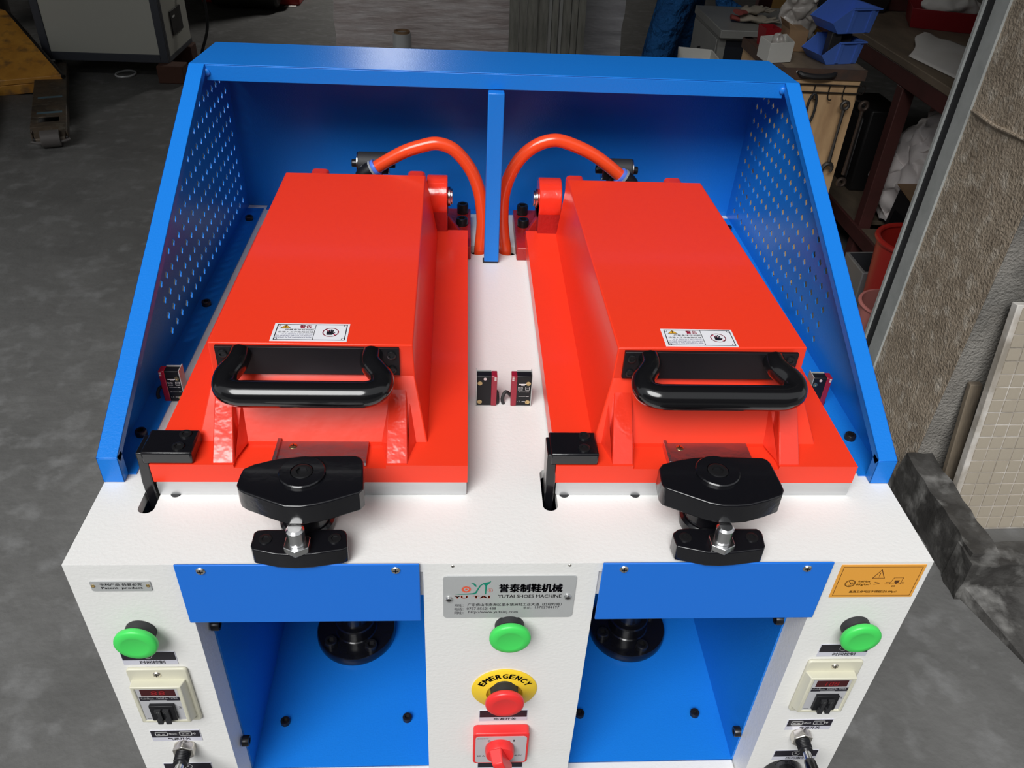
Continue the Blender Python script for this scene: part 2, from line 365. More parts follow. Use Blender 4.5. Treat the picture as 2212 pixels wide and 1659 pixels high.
# pillar: rough plaster reveal facing the opening, ragged along the shutter rail; grey front face beside it
rp = random.Random(3); far = []
z = FZ
while z < 2.3:
    far.append((1.372 + rp.uniform(-0.005, 0.006) + 0.007 * math.sin(z * 9), z)); z += rp.uniform(0.012, 0.04)
near = []; z = FZ
while z < 2.3:
    near.append((1.0515 + rp.uniform(-0.0005, 0.0005), z)); z += rp.uniform(0.02, 0.05)
b = MB(); b.prism(near + [(1.0515, 2.3), (1.372, 2.3)] + far[::-1], 'x', 1.150, 1.1508); wr = b.build('wall_right', 'conc', kind='structure')
b = MB(); b.tube([(1.150, 1.365, 0.024), (1.146, 1.32, 0.027), (1.147, 1.26, 0.024), (1.146, 1.20, 0.030), (1.148, 1.14, 0.033), (1.150, 1.06, 0.036)], [0.003, 0.005, 0.004, 0.0045, 0.003, 0.003], 8, 4)
b.build('mortar_ridge', 'conc', wr)
b = MB(); b.box(1.1512, 4.2, 1.050, 1.355, FZ, 2.3); b.build('wall_outer', 'conc2', kind='structure')
# shutter guide rail on the reveal
b = MB(); b.box(1.144, 1.172, 1.366, 1.420, FZ, 2.3); b.box(1.165, 1.172, 1.420, 1.460, FZ, 2.3); b.box(1.144, 1.172, 1.460, 1.470, FZ, 2.3)
tr = b.build('trim_1', 'galv', kind='structure')
b = MB(); b.box(1.150, 1.165, 1.4205, 1.4595, FZ, 2.3); b.build('rubber_seal', 'rubber', tr)
# unseen building across the yard, added to block the low sky
b = MB(); b.box(-14, 14, -7.2, -7.0, FZ, 3.9); b.build('wall_yard_added', 'yard', kind='structure')
# unseen canopy over the doorway, added to shade the guard's rear and the interior
b = MB(); b.box(-6.4, 4.2, -0.15, 1.1995, 2.05, 2.1); b.build('ceiling_canopy_added', 'ceil', kind='structure')

# interior lamp hanging from the ceiling
lt = thing('ceiling_lamp', 'white hanging workshop lamp glowing under the dark ceiling', 'lamp', (-0.72, 7.3, 1.32))
b = MB(); b.lathe([(0.02, 0.16), (0.06, 0.15), (0.2, 0.02), (0.205, 0.0), (0.195, 0.0)], (-0.72, 7.3, 1.40)); b.build('lamp_shade', 'white', lt)
b = MB(); b.lathe([(0.19, 0.0), (0.15, -0.04), (0.05, -0.07), (0.001, -0.075)], (-0.72, 7.3, 1.40)); b.build('diffuser', 'lampglow', lt)
b = MB(); b.cyl((-0.72, 7.3, 1.54), (-0.72, 7.3, 3.9), 0.006, n=8); b.build('cord', 'rubber', lt)

# ================================================================== THE MACHINE
MA = thing('sole_press_machine', 'white and blue twin-station press machine with two red lids', 'machine', (0, 0.4, FZ))
A = 0.415
# ---- table top with latch slots and hose holes
tb = MB(); tb.box(-A, A, 0.0, 0.80, -0.012, 0.0); top = tb.build('cabinet_shell', 'white', MA, label='white folded sheet table top and front columns')
cut = []; cols = []
def slot(x0, x1, y0, y1):
    c = MB(); c.prism(rrect(x0, x1, y0, y1, (x1 - x0) / 2 - 1e-4, 8), 'z', -0.05, 0.05); cut.append(c.build('cutter', 'white'))
slot(-0.3695, -0.3535, 0.066, 0.125); slot(0.0352, 0.0505, 0.0695, 0.132)
for hx in (PZ(1033, 545, 0).x, PZ(1097, 545, 0).x):
    c = MB(); c.cyl((hx, 0.645, -0.05), (hx, 0.645, 0.05), 0.0165, n=28); cut.append(c.build('cutter', 'white'))
for cx0, cx1 in ((-A, -0.310), (-0.0845, 0.0845), (0.310, A)):
    c = MB(); c.box(cx0, cx1, 0.0, 0.034, -0.86, -0.006); cols.append(c.build('column', 'white'))
for c in cols:
    b_ = top.modifiers.new('join', 'BOOLEAN'); b_.operation = 'UNION'; b_.object = c; b_.solver = 'EXACT'
carve(top, cut)
for c in cols: bpy.data.objects.remove(c)
bv = top.modifiers.new('bevel', 'BEVEL'); bv.width = 0.0024; bv.segments = 3; bv.limit_method = 'ANGLE'; bv.angle_limit = math.radians(60)
top.data.polygons.foreach_set('use_smooth', [False] * len(top.data.polygons))

# ---- white cabinet: skirts, sides
for x0, x1 in ((-0.310, -0.0845), (0.0845, 0.310)):
    b = MB(); b.box(x0 + 0.0005, x1 - 0.0005, 0.0, 0.034, -0.86, -0.421); b.build('front_skirt', 'white', MA, bevel=0.002)
    b = MB(); b.box(x0 + 0.0005, x1 - 0.0005, 0.006, 0.030, -0.014, -0.0125); b.box(x0 + 0.0005, x1 - 0.0005, 0.004, 0.0055, -0.05, -0.0125); b.build('bay_rail', 'white', MA)
for s in (-1, 1):
    b = MB(); b.box(*sorted((s * A, s * (A - 0.003))), 0.0345, 0.80, -0.86, -0.0125); b.build('side_sheet', 'white', MA)
    for y in (0.05, 0.75):
        b = MB(); b.lathe([(0.028, 0), (0.03, 0.006), (0.02, 0.012), (0.008, 0.014), (0.008, 0.042)], (s * 0.37, y, FZ)); b.build('levelling_foot', 'bolt', MA)
b = MB(); b.box(-A + 0.003, A - 0.003, 0.797, 0.80, -0.86, -0.0125); b.build('rear_sheet', 'white', MA)
b = MB(); b.box(-A + 0.003, A - 0.003, 0.035, 0.797, -0.86, -0.855); b.build('base_sheet', 'white', MA)

# ---- screws and bolts
def cross_screw(name, p, d, r, m, parent, dome=0.0016):
    b = MB(); b.lathe([(r, 0), (r, dome * 0.4), (r * 0.8, dome), (0.0005, dome * 1.15)], p, d, 20)
    x, y, z = frame(d); p = Vector(p) + z * (dome * 1.2)
    b.m = 1
    for a, c in ((x, y), (y, x)): b.flat([p - a * r * 0.6 - c * r * 0.12, p + a * r * 0.6 - c * r * 0.12, p + a * r * 0.6 + c * r * 0.12, p - a * r * 0.6 + c * r * 0.12])
    return b.build(name, [m, 'bolt'], parent, recalc=False)
def hexs(c, r, d, n=6, rot=0.0):
    x, y, z = frame(d); c = Vector(c)
    return [c + (x * math.cos(2 * PI * i / n + rot) + y * math.sin(2 * PI * i / n + rot)) * r for i in range(n)]
def socket_bolt(name, p, d, r, h, parent, m='bolt'):      # cap screw with a hexagon socket
    b = MB(); z = Vector(d).normalized(); p = Vector(p); n = 24
    x, y, _ = frame(d)
    ring = lambda rr, hh: [p + z * hh + (x * math.cos(2 * PI * i / n) + y * math.sin(2 * PI * i / n)) * rr for i in range(n)]
    hx = lambda hh: [p + z * hh + (x * math.cos(2 * PI * (i // 4) / 6) * (1 - (i % 4) / 4) + x * math.cos(2 * PI * (i // 4 + 1) / 6) * ((i % 4) / 4)
            + y * math.sin(2 * PI * (i // 4) / 6) * (1 - (i % 4) / 4) + y * math.sin(2 * PI * (i // 4 + 1) / 6) * ((i % 4) / 4)) * r * 0.58 for i in range(n)]
    L = [ring(r, 0), ring(r, h * 0.86), ring(r * 0.9, h), ring(r * 0.68, h), hx(h), hx(h * 0.45)]
    v = [q for l in L for q in l]; f = []
    for k in range(len(L) - 1):
        for i in range(n): j = (i + 1) % n; f.append((k * n + i, k * n + j, (k + 1) * n + j, (k + 1) * n + i))
    f.append([(len(L) - 1) * n + i for i in range(n)])
    b.add(v, f); return b.build(name, m, parent)

# ---- blue bays behind the front frame
for sgn in (-1, 1):
    xo, xi = sgn * 0.310, sgn * 0.0845
    lo, hi = sorted((xo, xi))
    b = MB()
    b.box(lo, hi, 0.034, 0.50, -0.422, -0.420)                        # floor
    b.box(lo, lo + 0.002, 0.034, 0.50, -0.420, -0.014); b.box(hi - 0.002, hi, 0.034, 0.50, -0.420, -0.014)
    b.box(lo, hi, 0.498, 0.50, -0.420, -0.014)
    inner_skin = b.build('bay_liner', 'blue', MA, label='blue sheet lining of the open bay')
    for px in (((467, 1349), (532, 1600)) if sgn < 0 else ((1681, 1337), (1591, 1580))):
        q = PX(px[0], px[1], sgn * 0.304); socket_bolt('screw', (sgn * 0.308, q.y, q.z), (-sgn, 0, 0), 0.0066, 0.008, inner_skin)
    for px in (((617, 1560), (880, 1552)) if sgn < 0 else ((1252, 1543), (1500, 1542))):
        q = PZ(px[0], px[1], -0.419); socket_bolt('screw', (q.x, q.y, -0.420), (0, 0, 1), 0.0062, 0.006, inner_skin)
    # cylinder flange and rod
    cx, cy = sgn * 0.2000, 0.236
    b = MB(); b.lathe([(0.0555, 0), (0.0565, 0.003), (0.0565, 0.012), (0.055, 0.0145), (0.030, 0.0145), (0.0285, 0.016), (0.0285, 0.034), (0.027, 0.036), (0.021, 0.036), (0.0205, 0.0375), (0.0205, 0.060), (0.019, 0.062), (0.0135, 0.062)], (cx, cy, -0.420), n=48)
    fg = b.build('cylinder_flange', 'black', MA)
    for px in (((708, 1392), (808, 1403)) if sgn < 0 else ((1288, 1375), (1387, 1396))):
        q = PZ(px[0], px[1], -0.402); d_ = Vector((q.x - cx, q.y - cy, 0)).normalized() * 0.0435
        for s_ in (1, -1): socket_bolt('bolt', (cx + s_ * d_.x, cy + s_ * d_.y, -0.4055), (0, 0, 1), 0.0088, 0.0085, fg)
    b = MB(); b.cyl((cx, cy, -0.358), (cx, cy, -0.013), 0.0125, n=24); b.build('piston_rod', 'blackm', fg)
    # blue flap over the bay
    x0, x1 = (-0.313, -0.0875) if sgn < 0 else (0.0868, 0.3125)
    b = MB(); b.prism([(x0, -0.080), (x1, -0.080), (x1, 0.0035), (x0, 0.0035)], 'y', -0.0042, -0.0022)
    flap = b.build('bay_flap', 'bluef', MA, bevel=0.0008, label='plain blue cover flap above the bay')
    for sx in ((-0.2894, -0.1097) if sgn < 0 else (0.1073, 0.2869)):
        cross_screw('screw', (sx, -0.0042, -0.0040), (0, -1, 0), 0.0044, 'nickel', flap)

# ---- guard hood
GY0, GZ0, GYT, GZT, GYR = 0.110, 0.0334, 0.6183, 0.280, 0.755
def perforated(sx):
    th = 0.0014; x0 = sx * A; x1 = sx * (A - th)
    y0, z0, p = 0.3615, 0.0245, 0.0222; V = []; Fc = []
    idx = {}
    def vid(y, z):
        k = (round(y, 6), round(z, 6))
        if k not in idx: idx[k] = len(V); V.append(k)
        return idx[k]
    def top_at(y): return (0.2730 - (y - .756) * .85 if y > .756 else GZT - .0005 - (y - GYT) * .0475) if y >= GYT else GZ0 + (y - GY0) * (GZT - GZ0) / (GYT - GY0)
    holes = []
    ylow = y0 - p / 2; ncol = 19; yhigh = ylow + ncol * p
    a, c = 0.0014, 0.0050; e = 0.0026                                   # star hole: core and points
    for j in range(ncol):
        ya = ylow + j * p; yb = ya + p; yc = ya + p / 2; zlow = z0 - p / 2; k = 0
        Fc.append([vid(ya, 0.0), vid(yb, 0.0), vid(yb, zlow), vid(ya, zlow)])
        while True:
            zc = z0 + k * p
            lim = 0.355 if zc < 0.10 else 0.355 + 2.06 * (zc - 0.103)
            if yc < lim or zc > 0.245: break
            za, zb = zc - p / 2, zc + p / 2
            star = [(yc + c, zc - a), (yc + c, zc + a), (yc + e, zc + e), (yc + a, zc + c), (yc - a, zc + c), (yc - e, zc + e),
                    (yc - c, zc + a), (yc - c, zc - a), (yc - e, zc - e), (yc - a, zc - c), (yc + a, zc - c), (yc + e, zc - e)]
            S = [vid(*q) for q in star]; holes.append(S)
            q = [vid(yb, za), vid(yb, zb), vid(ya, zb), vid(ya, za)]
            Fc += [[q[0], q[1], S[2], S[1], S[0], S[11]], [q[1], q[2], S[5], S[4], S[3], S[2]], [q[2], q[3], S[8], S[7], S[6], S[5]], [q[3], q[0], S[11], S[10], S[9], S[8]]]
            k += 1
        zt = z0 + k * p - p / 2
        poly = [vid(ya, zt), vid(yb, zt), vid(yb, top_at(yb))]
        if ya < GYT < yb: poly.append(vid(GYT, GZT))
        poly.append(vid(ya, top_at(ya))); Fc.append(poly)
    Fc.append([vid(GY0, 0), vid(ylow, 0), vid(ylow, top_at(ylow)), vid(GY0, GZ0)])
    Fc.append([vid(yhigh, 0), vid(0.795, 0), vid(0.783, 0.25), vid(yhigh, top_at(yhigh))])
    b = MB(); n = len(V)
    vv = [(x0, q[0], q[1]) for q in V] + [(x1, q[0], q[1]) for q in V]
    ff = [f for f in Fc] + [[i + n for i in f][::-1] for f in Fc]
    for S in holes: ff += [(S[i], S[(i + 1) % 12], n + S[(i + 1) % 12], n + S[i]) for i in range(12)]
    b.add(vv, ff)
    return b
g = MB()                                                             # rear wall + top sheet
th = 0.0015
g.prism([(0.795, 0.0003), (0.783, 0.25), (0.7555, 0.2719), (0.7555, 0.2733), (0.7565, 0.2733), (0.7845, 0.2508), (0.7965, 0.0003)], 'x', -A, A)
hood = g.build('guard_hood', 'blue', MA, label='blue sheet metal guard hood around both lids')
b = MB(); b.prism([(GYT, GZT - th), (GYR, 0.2735 - th), (GYR, 0.2735), (GYT, GZT)], 'x', -A, A); b.box(-A + 0.02, A - 0.02, GYT, GYT + th, GZT - 0.022, GZT - th)
b.build('top_sheet', 'blue', hood, bevel=0.0012, seg=2)
for s in (-1, 1):
    perforated(s).build('perforated_side', 'blue', hood)
    xo, xi = s * A, s * (A - 0.0205)
    b = MB(); nrm = Vector((0, -(GZT - GZ0), GYT - GY0)).normalized() * th   # slanted front flange
    for a0, a1 in (((GY0, GZ0), (GYT, GZT)),):
        q = [(xo, a0[0], a0[1]), (xi, a0[0], a0[1]), (xi, a1[0], a1[1]), (xo, a1[0], a1[1])]
        b.hexa([Vector(p) - nrm for p in q], q)
        rb = Vector((0, (GZT - GZ0), -(GYT - GY0))).normalized() * 0.010      # hem turned inwards
        xh = s * (A - 0.0205 + 0.0012)
        b.hexa([Vector((xi, *a0)) + rb, Vector((xh, *a0)) + rb, Vector((xh, *a1)) + rb, Vector((xi, *a1)) + rb], [(xi, *a0), (xh, *a0), (xh, *a1), (xi, *a1)])
    b.build('slanted_flange', 'blue', hood, bevel=0.0008)
    b = MB(); b.box(*sorted((xo, xi)), GY0, GY0 + th, 0.0005, GZ0 - 0.0012); b.box(*sorted((xi, s * (A - 0.0193))), GY0, GY0 + 0.0125, 0.0005, GZ0 + 0.0005); b.build('front_lip', 'blue', hood, bevel=0.0008)
    b = MB(); b.box(*sorted((s * (A - 0.0014), s * (A - 0.0285))), GY0 + 0.012, 0.78, 0.0003, 0.0018); b.build('foot_flange', 'blue', hood)
    for y in (0.1845, 0.462, 0.7345): socket_bolt('bolt', (s * 0.4005, y, 0.0018), (0, 0, 1), 0.0062, 0.0065, hood)
b = MB(); b.box(-A + 0.033, A - 0.033, 0.778, 0.794, 0.0003, 0.0018); b.build('foot_flange', 'blue', hood)
b = MB(); b.box(-0.0172, 0.0052, 0.600, 0.616, 0.003, 0.2585); b.build('centre_post', 'blue', hood, bevel=0.0015)
b = MB(); b.box(-0.019, 0.004, 0.602, 0.614, 0.0, 0.003); b.build('rubber_foot', 'rubber', hood)
for s, u, v in ((-1, 437, 150), (1, 1698, 186)):
    b = MB(); q = PY(u, v, GYT - 0.002); b.lathe([(0.0055, 0), (0.005, 0.002), (0.003, 0.0035), (0.0005, 0.004)], (s * (A - 0.021), GYT, GZT - 0.011), (0, -1, 0), 12); b.build('weld_bead', 'blue', hood)

# ---- red press lids
def clip_label(q, parent):
    """warning label on the lid top: q = origin (front-left corner), width w, depth d"""
    (ox, oy, oz), w, d = q
    b = MB(); b.box(ox, ox + w, oy, oy + d, oz, oz + 0.0004)
    o = (ox, oy, oz + 0.0005); X = (1, 0, 0); Y = (0, 1, 0)
    b.m = 1; b.stroke([(w * .045, d * .07), (w * .965, d * .07), (w * .965, d * .93), (w * .045, d * .93)], 0.0009, o, X, Y, True)
    b.stroke([(w * .55, d * .07), (w * .55, d * .93)], 0.0006, o, X, Y); b.stroke([(w * .045, d * .70), (w * .55, d * .70)], 0.0004, o, X, Y)
    for cx, cy in ((.065, .125), (.945, .125), (.065, .875), (.945, .875)):
        b.stroke([(w * cx + 0.0016 * math.cos(i * PI / 5), d * cy + 0.0016 * math.sin(i * PI / 5)) for i in range(10)], 0.0005, o, X, Y, True)
    for i, (t, wd) in enumerate((('严禁身体任何部', .38), ('位进入工作危险区域', .46))): b.text(t, w * wd, d * .085, (w * (.535 - wd / 2), d * (.625 - .125 * i)), o, X, Y, 0.01)
    b.m = 2
    for i, (t, wd) in enumerate((('IT IS  STRICTLY PROHIBITED', .40), ('TO HAVE ANY PART OF YOUR BODY', .475), ('STAYING IN THE DANGEROUS AREA.', .475))): b.text(t, w * wd, d * .065, (w * (.535 - wd / 2), d * (.385 - .095 * i)), o, X, Y)
    b.m = 3; b.text('警告', w * .16, d * .18, (w * .42, d * .81), o, X, Y, 0.02)
    b.m = 1; b.poly2([(w * .085, d * .72), (w * .225, d * .72), (w * .155, d * .915)], o, X, Y)
    o2 = (ox, oy, oz + 0.0006); o3 = (ox, oy, oz + 0.0007); o4 = (ox, oy, oz + 0.0008)
    b.m = 4; b.poly2([(w * .099, d * .735), (w * .211, d * .735), (w * .155, d * .892)], o2, X, Y)
    b.m = 1; b.stroke([(w * .155, d * .79), (w * .155, d * .85)], 0.0009, o3, X, Y); b.disc((w * .155, d * .762), 0.0006, o3, X, Y, 8)
    cx, cy, r = w * .765, d * .50, d * .235
    b.m = 3
    cir = [(cx + r * math.cos(i * PI / 18), cy + r * math.sin(i * PI / 18)) for i in range(36)]
    b.stroke(cir, 0.0010, o2, X, Y, True); b.stroke([(cx - r * .7, cy + r * .7), (cx + r * .7, cy - r * .7)], 0.0012, o2, X, Y)
    b.m = 1
    b.poly2([(cx + r * a, cy + r * c) for a, c in ((-.42, -.62), (.22, -.62), (.40, -.42), (.62, -.05), (.52, .0), (.28, -.2), (.24, -.05), (-.5, -.05), (-.5, -.5))], o3, X, Y)
    for a, h in ((-.42, .28), (-.19, .52), (.04, .58), (.24, .42)): b.stroke([(cx + r * a, cy - r * .1), (cx + r * (a + .04), cy + r * h)], r * .17, o3, X, Y)
    return b.build('warning_label', ['wpaper', 'ink', 'inkblue', 'inkred', 'warny'], parent, recalc=False)

def press_lid(name, label, fx0, fx1, fy0, fy1, top4, base4, ribs, hp, lab, mid):
    ZT, ZB, ZP = 0.137, 0.041, 0.018
    b = MB()
    b.prism([(fx0, ZP), (fx1, ZP), (fx1, ZB), (mid[1], ZB), (mid[1], ZB - 0.004), (mid[0], ZB - 0.004), (mid[0], ZB), (fx0, ZB)], 'y', fy0, 0.127)
    b.box(fx0, fx1, 0.127, fy1, ZP, ZB)
    lid = b.build(name, 'red', MA, label=label)
    (FLx, FLy), (FRx, FRy), (RRx, RRy), (RLx, RLy) = top4
    bl, br = base4
    yf = 0.127; zm = 0.098
    # raised box: top, upper front, sloped lower front, sides, rear
    t = [(FLx, FLy, ZT), (FRx, FRy, ZT), (RRx, RRy, ZT), (RLx, RLy, ZT)]
    f_ = 0.42
    m_ = [(FLx - (FLx - bl) * f_ * .2, FLy + 0.001, zm), (FRx + (br - FRx) * f_ * .2, FRy + 0.001, zm)]
    lo = [(bl, yf, ZB - .001), (br, yf, ZB - .001), (br - .004, fy1 - 0.012, ZB - .001), (bl + .004, fy1 - 0.012, ZB - .001)]
    bx = MB(); bx.add(t + m_ + lo, [(0, 1, 2, 3), (0, 4, 5, 1), (4, 6, 7, 5), (1, 5, 7, 8, 2), (2, 8, 9, 3), (3, 9, 6, 4, 0), (6, 9, 8, 7)])
    box = bx.build('raised_box', 'red', lid, bevel=0.0016, seg=3, ang=25)
    for x0, x1, xb0, xb1 in ribs:
        r = MB(); r.hexa([(xb0, 0.094, ZB - .001), (xb1, 0.094, ZB - .001), (xb1 + .0, 0.175, ZB - .001), (xb0, 0.175, ZB - .001)], [(xb0, 0.0945, ZB + .0008), (xb1, 0.0945, ZB + .0008), (x1, 0.1685, 0.093), (x0, 0.1685, 0.093)])
        r.build('rib', 'redcast', lid, bevel=0.0012)
        # cast fillets either side of the rib
        r = MB()
        for xs, sg in ((xb0, -1), (xb1, 1)):
            r.add([(xs, 0.100, ZB - .0005), (xs + sg * 0.010, 0.138, ZB - .0005), (xs, 0.150, ZB + 0.034), (xs, 0.150, ZB - .0005)], [(0, 1, 2), (0, 2, 3), (1, 3, 2), (0, 3, 1)])
        r.build('cast_fillet', 'redcast', lid)
    # lower heating plate
    b = MB(); b.prism(rrect(fx0 + 0.002, fx1 - 0.0008, 0.0005, ZP, 0.002, 2), 'y', fy0 + 0.0003, fy1 - 0.01)
    b.build('aluminium_plate', 'alu', lid, label='bare aluminium plate under the red lid')
    # rear lugs
    for lx in hp['lugs']:
        b = MB(); b.prism(rrect(lx - .013, lx + .013, 0.09, 0.1335, 0.006, 4), 'y', RLy + 0.004, RLy + 0.026); b.build('rear_lug', 'redcast', lid, bevel=0.001)
    # handle plate, screws and handle
    px0, px1 = hp['plate']; yp = FLy + 0.0005
    b = MB(); b.box(px0, px1, yp - 0.0045, yp, 0.1015, 0.1345); pl = b.build('handle_plate', 'blackm', lid, bevel=0.0006)
    for sx in (px0 + .0075, px1 - .0075):
        for sz in (0.1085, 0.1265): socket_bolt('screw', (sx, yp - .0045, sz), (0, -1, 0), 0.0046, 0.002, lid)
    h0, h1 = hp['bar']; a0, a1 = hp['arms']; yb = 0.1105; zb = 0.1155
    pts = [(a0, yp - .004, 0.1265), (a0 - .001, 0.148, 0.1255), (h0 + .004, 0.130, 0.1215), (h0 + .006, 0.117, 0.1175), (h0 + .016, yb + .0005, zb + .0005), (h0 + .03, yb, zb),
           ((h0 + h1) / 2, yb, zb), (h1 - .03, yb, zb), (h1 - .016, yb + .0005, zb + .0005), (h1 - .006, 0.117, 0.1175), (h1 - .004, 0.130, 0.1215), (a1 + .001, 0.148, 0.1255), (a1, yp - .004, 0.1265)]
    R = [.0112, .0114, .0118, .0124, .0129, .0132, .0132, .0132, .0129, .0124, .0118, .0114, .0112]
    b = MB(); b.tube(pts, R, 20, 6); b.build('handle', 'blackp', lid, label='thick black bow handle')
    clip_label(lab, lid)
    # bare plate with screw in the front recess
    sp = hp['strip']
    b = MB(); b.box(sp[0], sp[1], 0.094, 0.1275, ZB - .004, ZB + .0012); b.box(sp[0] - .0025, sp[0] + .001, 0.094, 0.1285, ZB - .004, ZB + .0045); b.build('stop_strip', 'strip', lid, bevel=0.0004)
    cross_screw('screw', (sp[0] + .014, 0.1195, ZB + .0012), (0, 0, 1), 0.0042, 'brass', lid, 0.0008)
    return lid

lidL = press_lid('press_lid', 'red lid with the warning label, left of the centre post', -0.356, -0.0427, 0.092, 0.630,
    [(-0.3022, 0.1665), (-0.0988, 0.1655), (-0.1042, 0.607), (-0.3028, 0.606)], (-0.318, -0.0840),
    [(-0.302, -0.285, -0.2955, -0.2745), (-0.1255, -0.1070, -0.1245, -0.1030)],
    dict(lugs=(-0.258, -0.1185), plate=(-0.2952, -0.1128), bar=(-0.2815, -0.1235), arms=(-0.2700, -0.1400), strip=(-0.2345, -0.1445)),
    ((-0.2419, 0.1700, 0.137), 0.0765, 0.0330), (-0.2745, -0.1245))
lidR = press_lid('press_lid', 'red lid with the warning label, right of the centre post', 0.0470, 0.3622, 0.092, 0.632,
    [(0.1100, 0.1650), (0.3098, 0.1700), (0.2985, 0.605), (0.1010, 0.604)], (0.0890, 0.3290),
    [(0.1115, 0.1305, 0.1050, 0.1265), (0.2895, 0.3090, 0.2790, 0.3005)],
    dict(lugs=(0.115, 0.262), plate=(0.1172, 0.2990), bar=(0.1275, 0.2890), arms=(0.1425, 0.2730), strip=(0.1660, 0.2530)),
    ((0.1603, 0.1690, 0.137), 0.0765, 0.0330), (0.1265, 0.2790))

# ---- hinge brackets beside the centre post
for s, cx in ((-1, -0.0), (1, 0.0)):
    kx0, kx1 = (-0.1045, -0.0735) if s < 0 else (0.0645, 0.0985)
    ky, kz, kr = 0.652, 0.0865, 0.0315
    b = MB(); b.cyl((kx0, ky, kz), (kx1, ky, kz), kr, n=36)
    hb = b.build('hinge_knuckle', 'redcast', MA, bevel=0.0016, label='glossy red hinge knuckle behind the lid')
    ex = kx1 if s < 0 else kx0; d = 1 if s < 0 else -1
    b = MB(); b.cyl((ex, ky, kz), (ex + d * .0045, ky, kz), 0.0145, n=24); b.cyl((ex + d * .0045, ky, kz), (ex + d * .0075, ky, kz), 0.012, n=24); b.build('hinge_pin', 'steel', hb, bevel=0.0008)
    fx0, fx1 = (-0.115, -0.0375) if s < 0 else (0.0335, 0.115)
    b = MB(); b.box(fx0, fx1, 0.612, 0.752, 0.0, 0.022)
    ww = (kx0, kx1)
    b.hexa([(ww[0], 0.625, 0.02), (ww[1], 0.625, 0.02), (ww[1], 0.70, 0.02), (ww[0], 0.70, 0.02)], [(ww[0], ky - kr * .9, kz), (ww[1], ky - kr * .9, kz), (ww[1], ky + kr * .8, kz), (ww[0], ky + kr * .8, kz)])
    o_ = ww[1] if s < 0 else ww[0]; tip = fx1 - .012 if s < 0 else fx0 + .012
    b.prism([(o_ - d * .004, 0.021), (tip, 0.021), (o_ - d * .004, 0.060)], 'y', 0.652, 0.664)
    b.build('hinge_base', 'dred', hb, bevel=0.0015)
    bx = -0.0517 if s < 0 else 0.0470
    for by, bh in ((0.736, 0.016), (0.690, 0.012)): socket_bolt('bolt', (bx + (0.001 if by > .7 else 0), by, 0.022), (0, 0, 1), 0.0092, bh, hb)

# ---- hoses with elbow fittings
hoseL = [(1037.6, 556), (1040.5, 510), (1042.7, 473), (1037, 422), (1024, 381), (1004, 348), (977, 321), (943, 310), (909, 316), (875, 327), (842, 344), (812, 362)]
hoseR = [(1091.6, 556), (1087.5, 510), (1085, 473), (1088, 422), (1102, 378), (1125, 341), (1159, 314), (1199.7, 303), (1240, 314), (1281, 334), (1314, 358), (1340, 380)]
for s, hp_, zt in ((-1, hoseL, 0.13), (1, hoseR, 0.13)):
    pts = [PY(u, v, 0.650) for u, v in hp_]; pts[0] = PZ(1037.5 if s < 0 else 1092, 548, 0.0); pts[0].y = .646; pts = [pts[0] + Vector((0, 0, -.03))] + pts
    b = MB(); b.tube(pts, 0.0097, 18, 5)
    ho = b.build('air_hose', 'hose', MA, label='orange air hose arching from the table to the lid fitting')
    e = pts[-1]; d = (pts[-1] - pts[-2]).normalized()
    b = MB(); b.lathe([(0.0097, -0.002), (0.0125, -0.002), (0.0129, 0.001), (0.0122, 0.003), (0.0097, 0.003)], e, d); b.build('fitting_ring', 'ringblue', ho)
    b = MB(); b.lathe([(0.0099, 0.003), (0.0138, 0.003), (0.0138, 0.006), (0.0099, 0.006)], e, d); b.build('fitting_collar', 'ringgrey', ho)
    k = e + d * 0.022
    b = MB(); b.tube([e + d * .006, e + d * .016, k + Vector((0, 0, -0.004)), k + Vector((-s * .002, 0, -0.02)), k + Vector((-s * .002, 0, -0.04))], [.0132, .0132, .0135, .0125, .0125], 16, 4); b.build('elbow', 'blackm', ho)
    hy = 0.682; hq = PY(807, 352, hy) if s < 0 else PY(1332, 366, hy); hx, hz = hq.x, hq.z
    b = MB(); b.cyl((hx - .0225, hy, hz), (hx + .0225, hy, hz), 0.0165, n=24); b.box(hx - .012, hx + .012, hy - .014, hy + .014, hz - .06, hz - .005); b.build('valve_body', 'rubber', ho, bevel=0.001)
    for sg in (-1, 1):
        b = MB(); b.cyl((hx + sg * .0225, hy, hz), (hx + sg * .0242, hy, hz), 0.0158, n=24); b.build('washer', 'steel', ho)
        socket_bolt('bolt', (hx + sg * .0242, hy, hz - .001), (sg, 0, 0), 0.0062, 0.0085, ho)

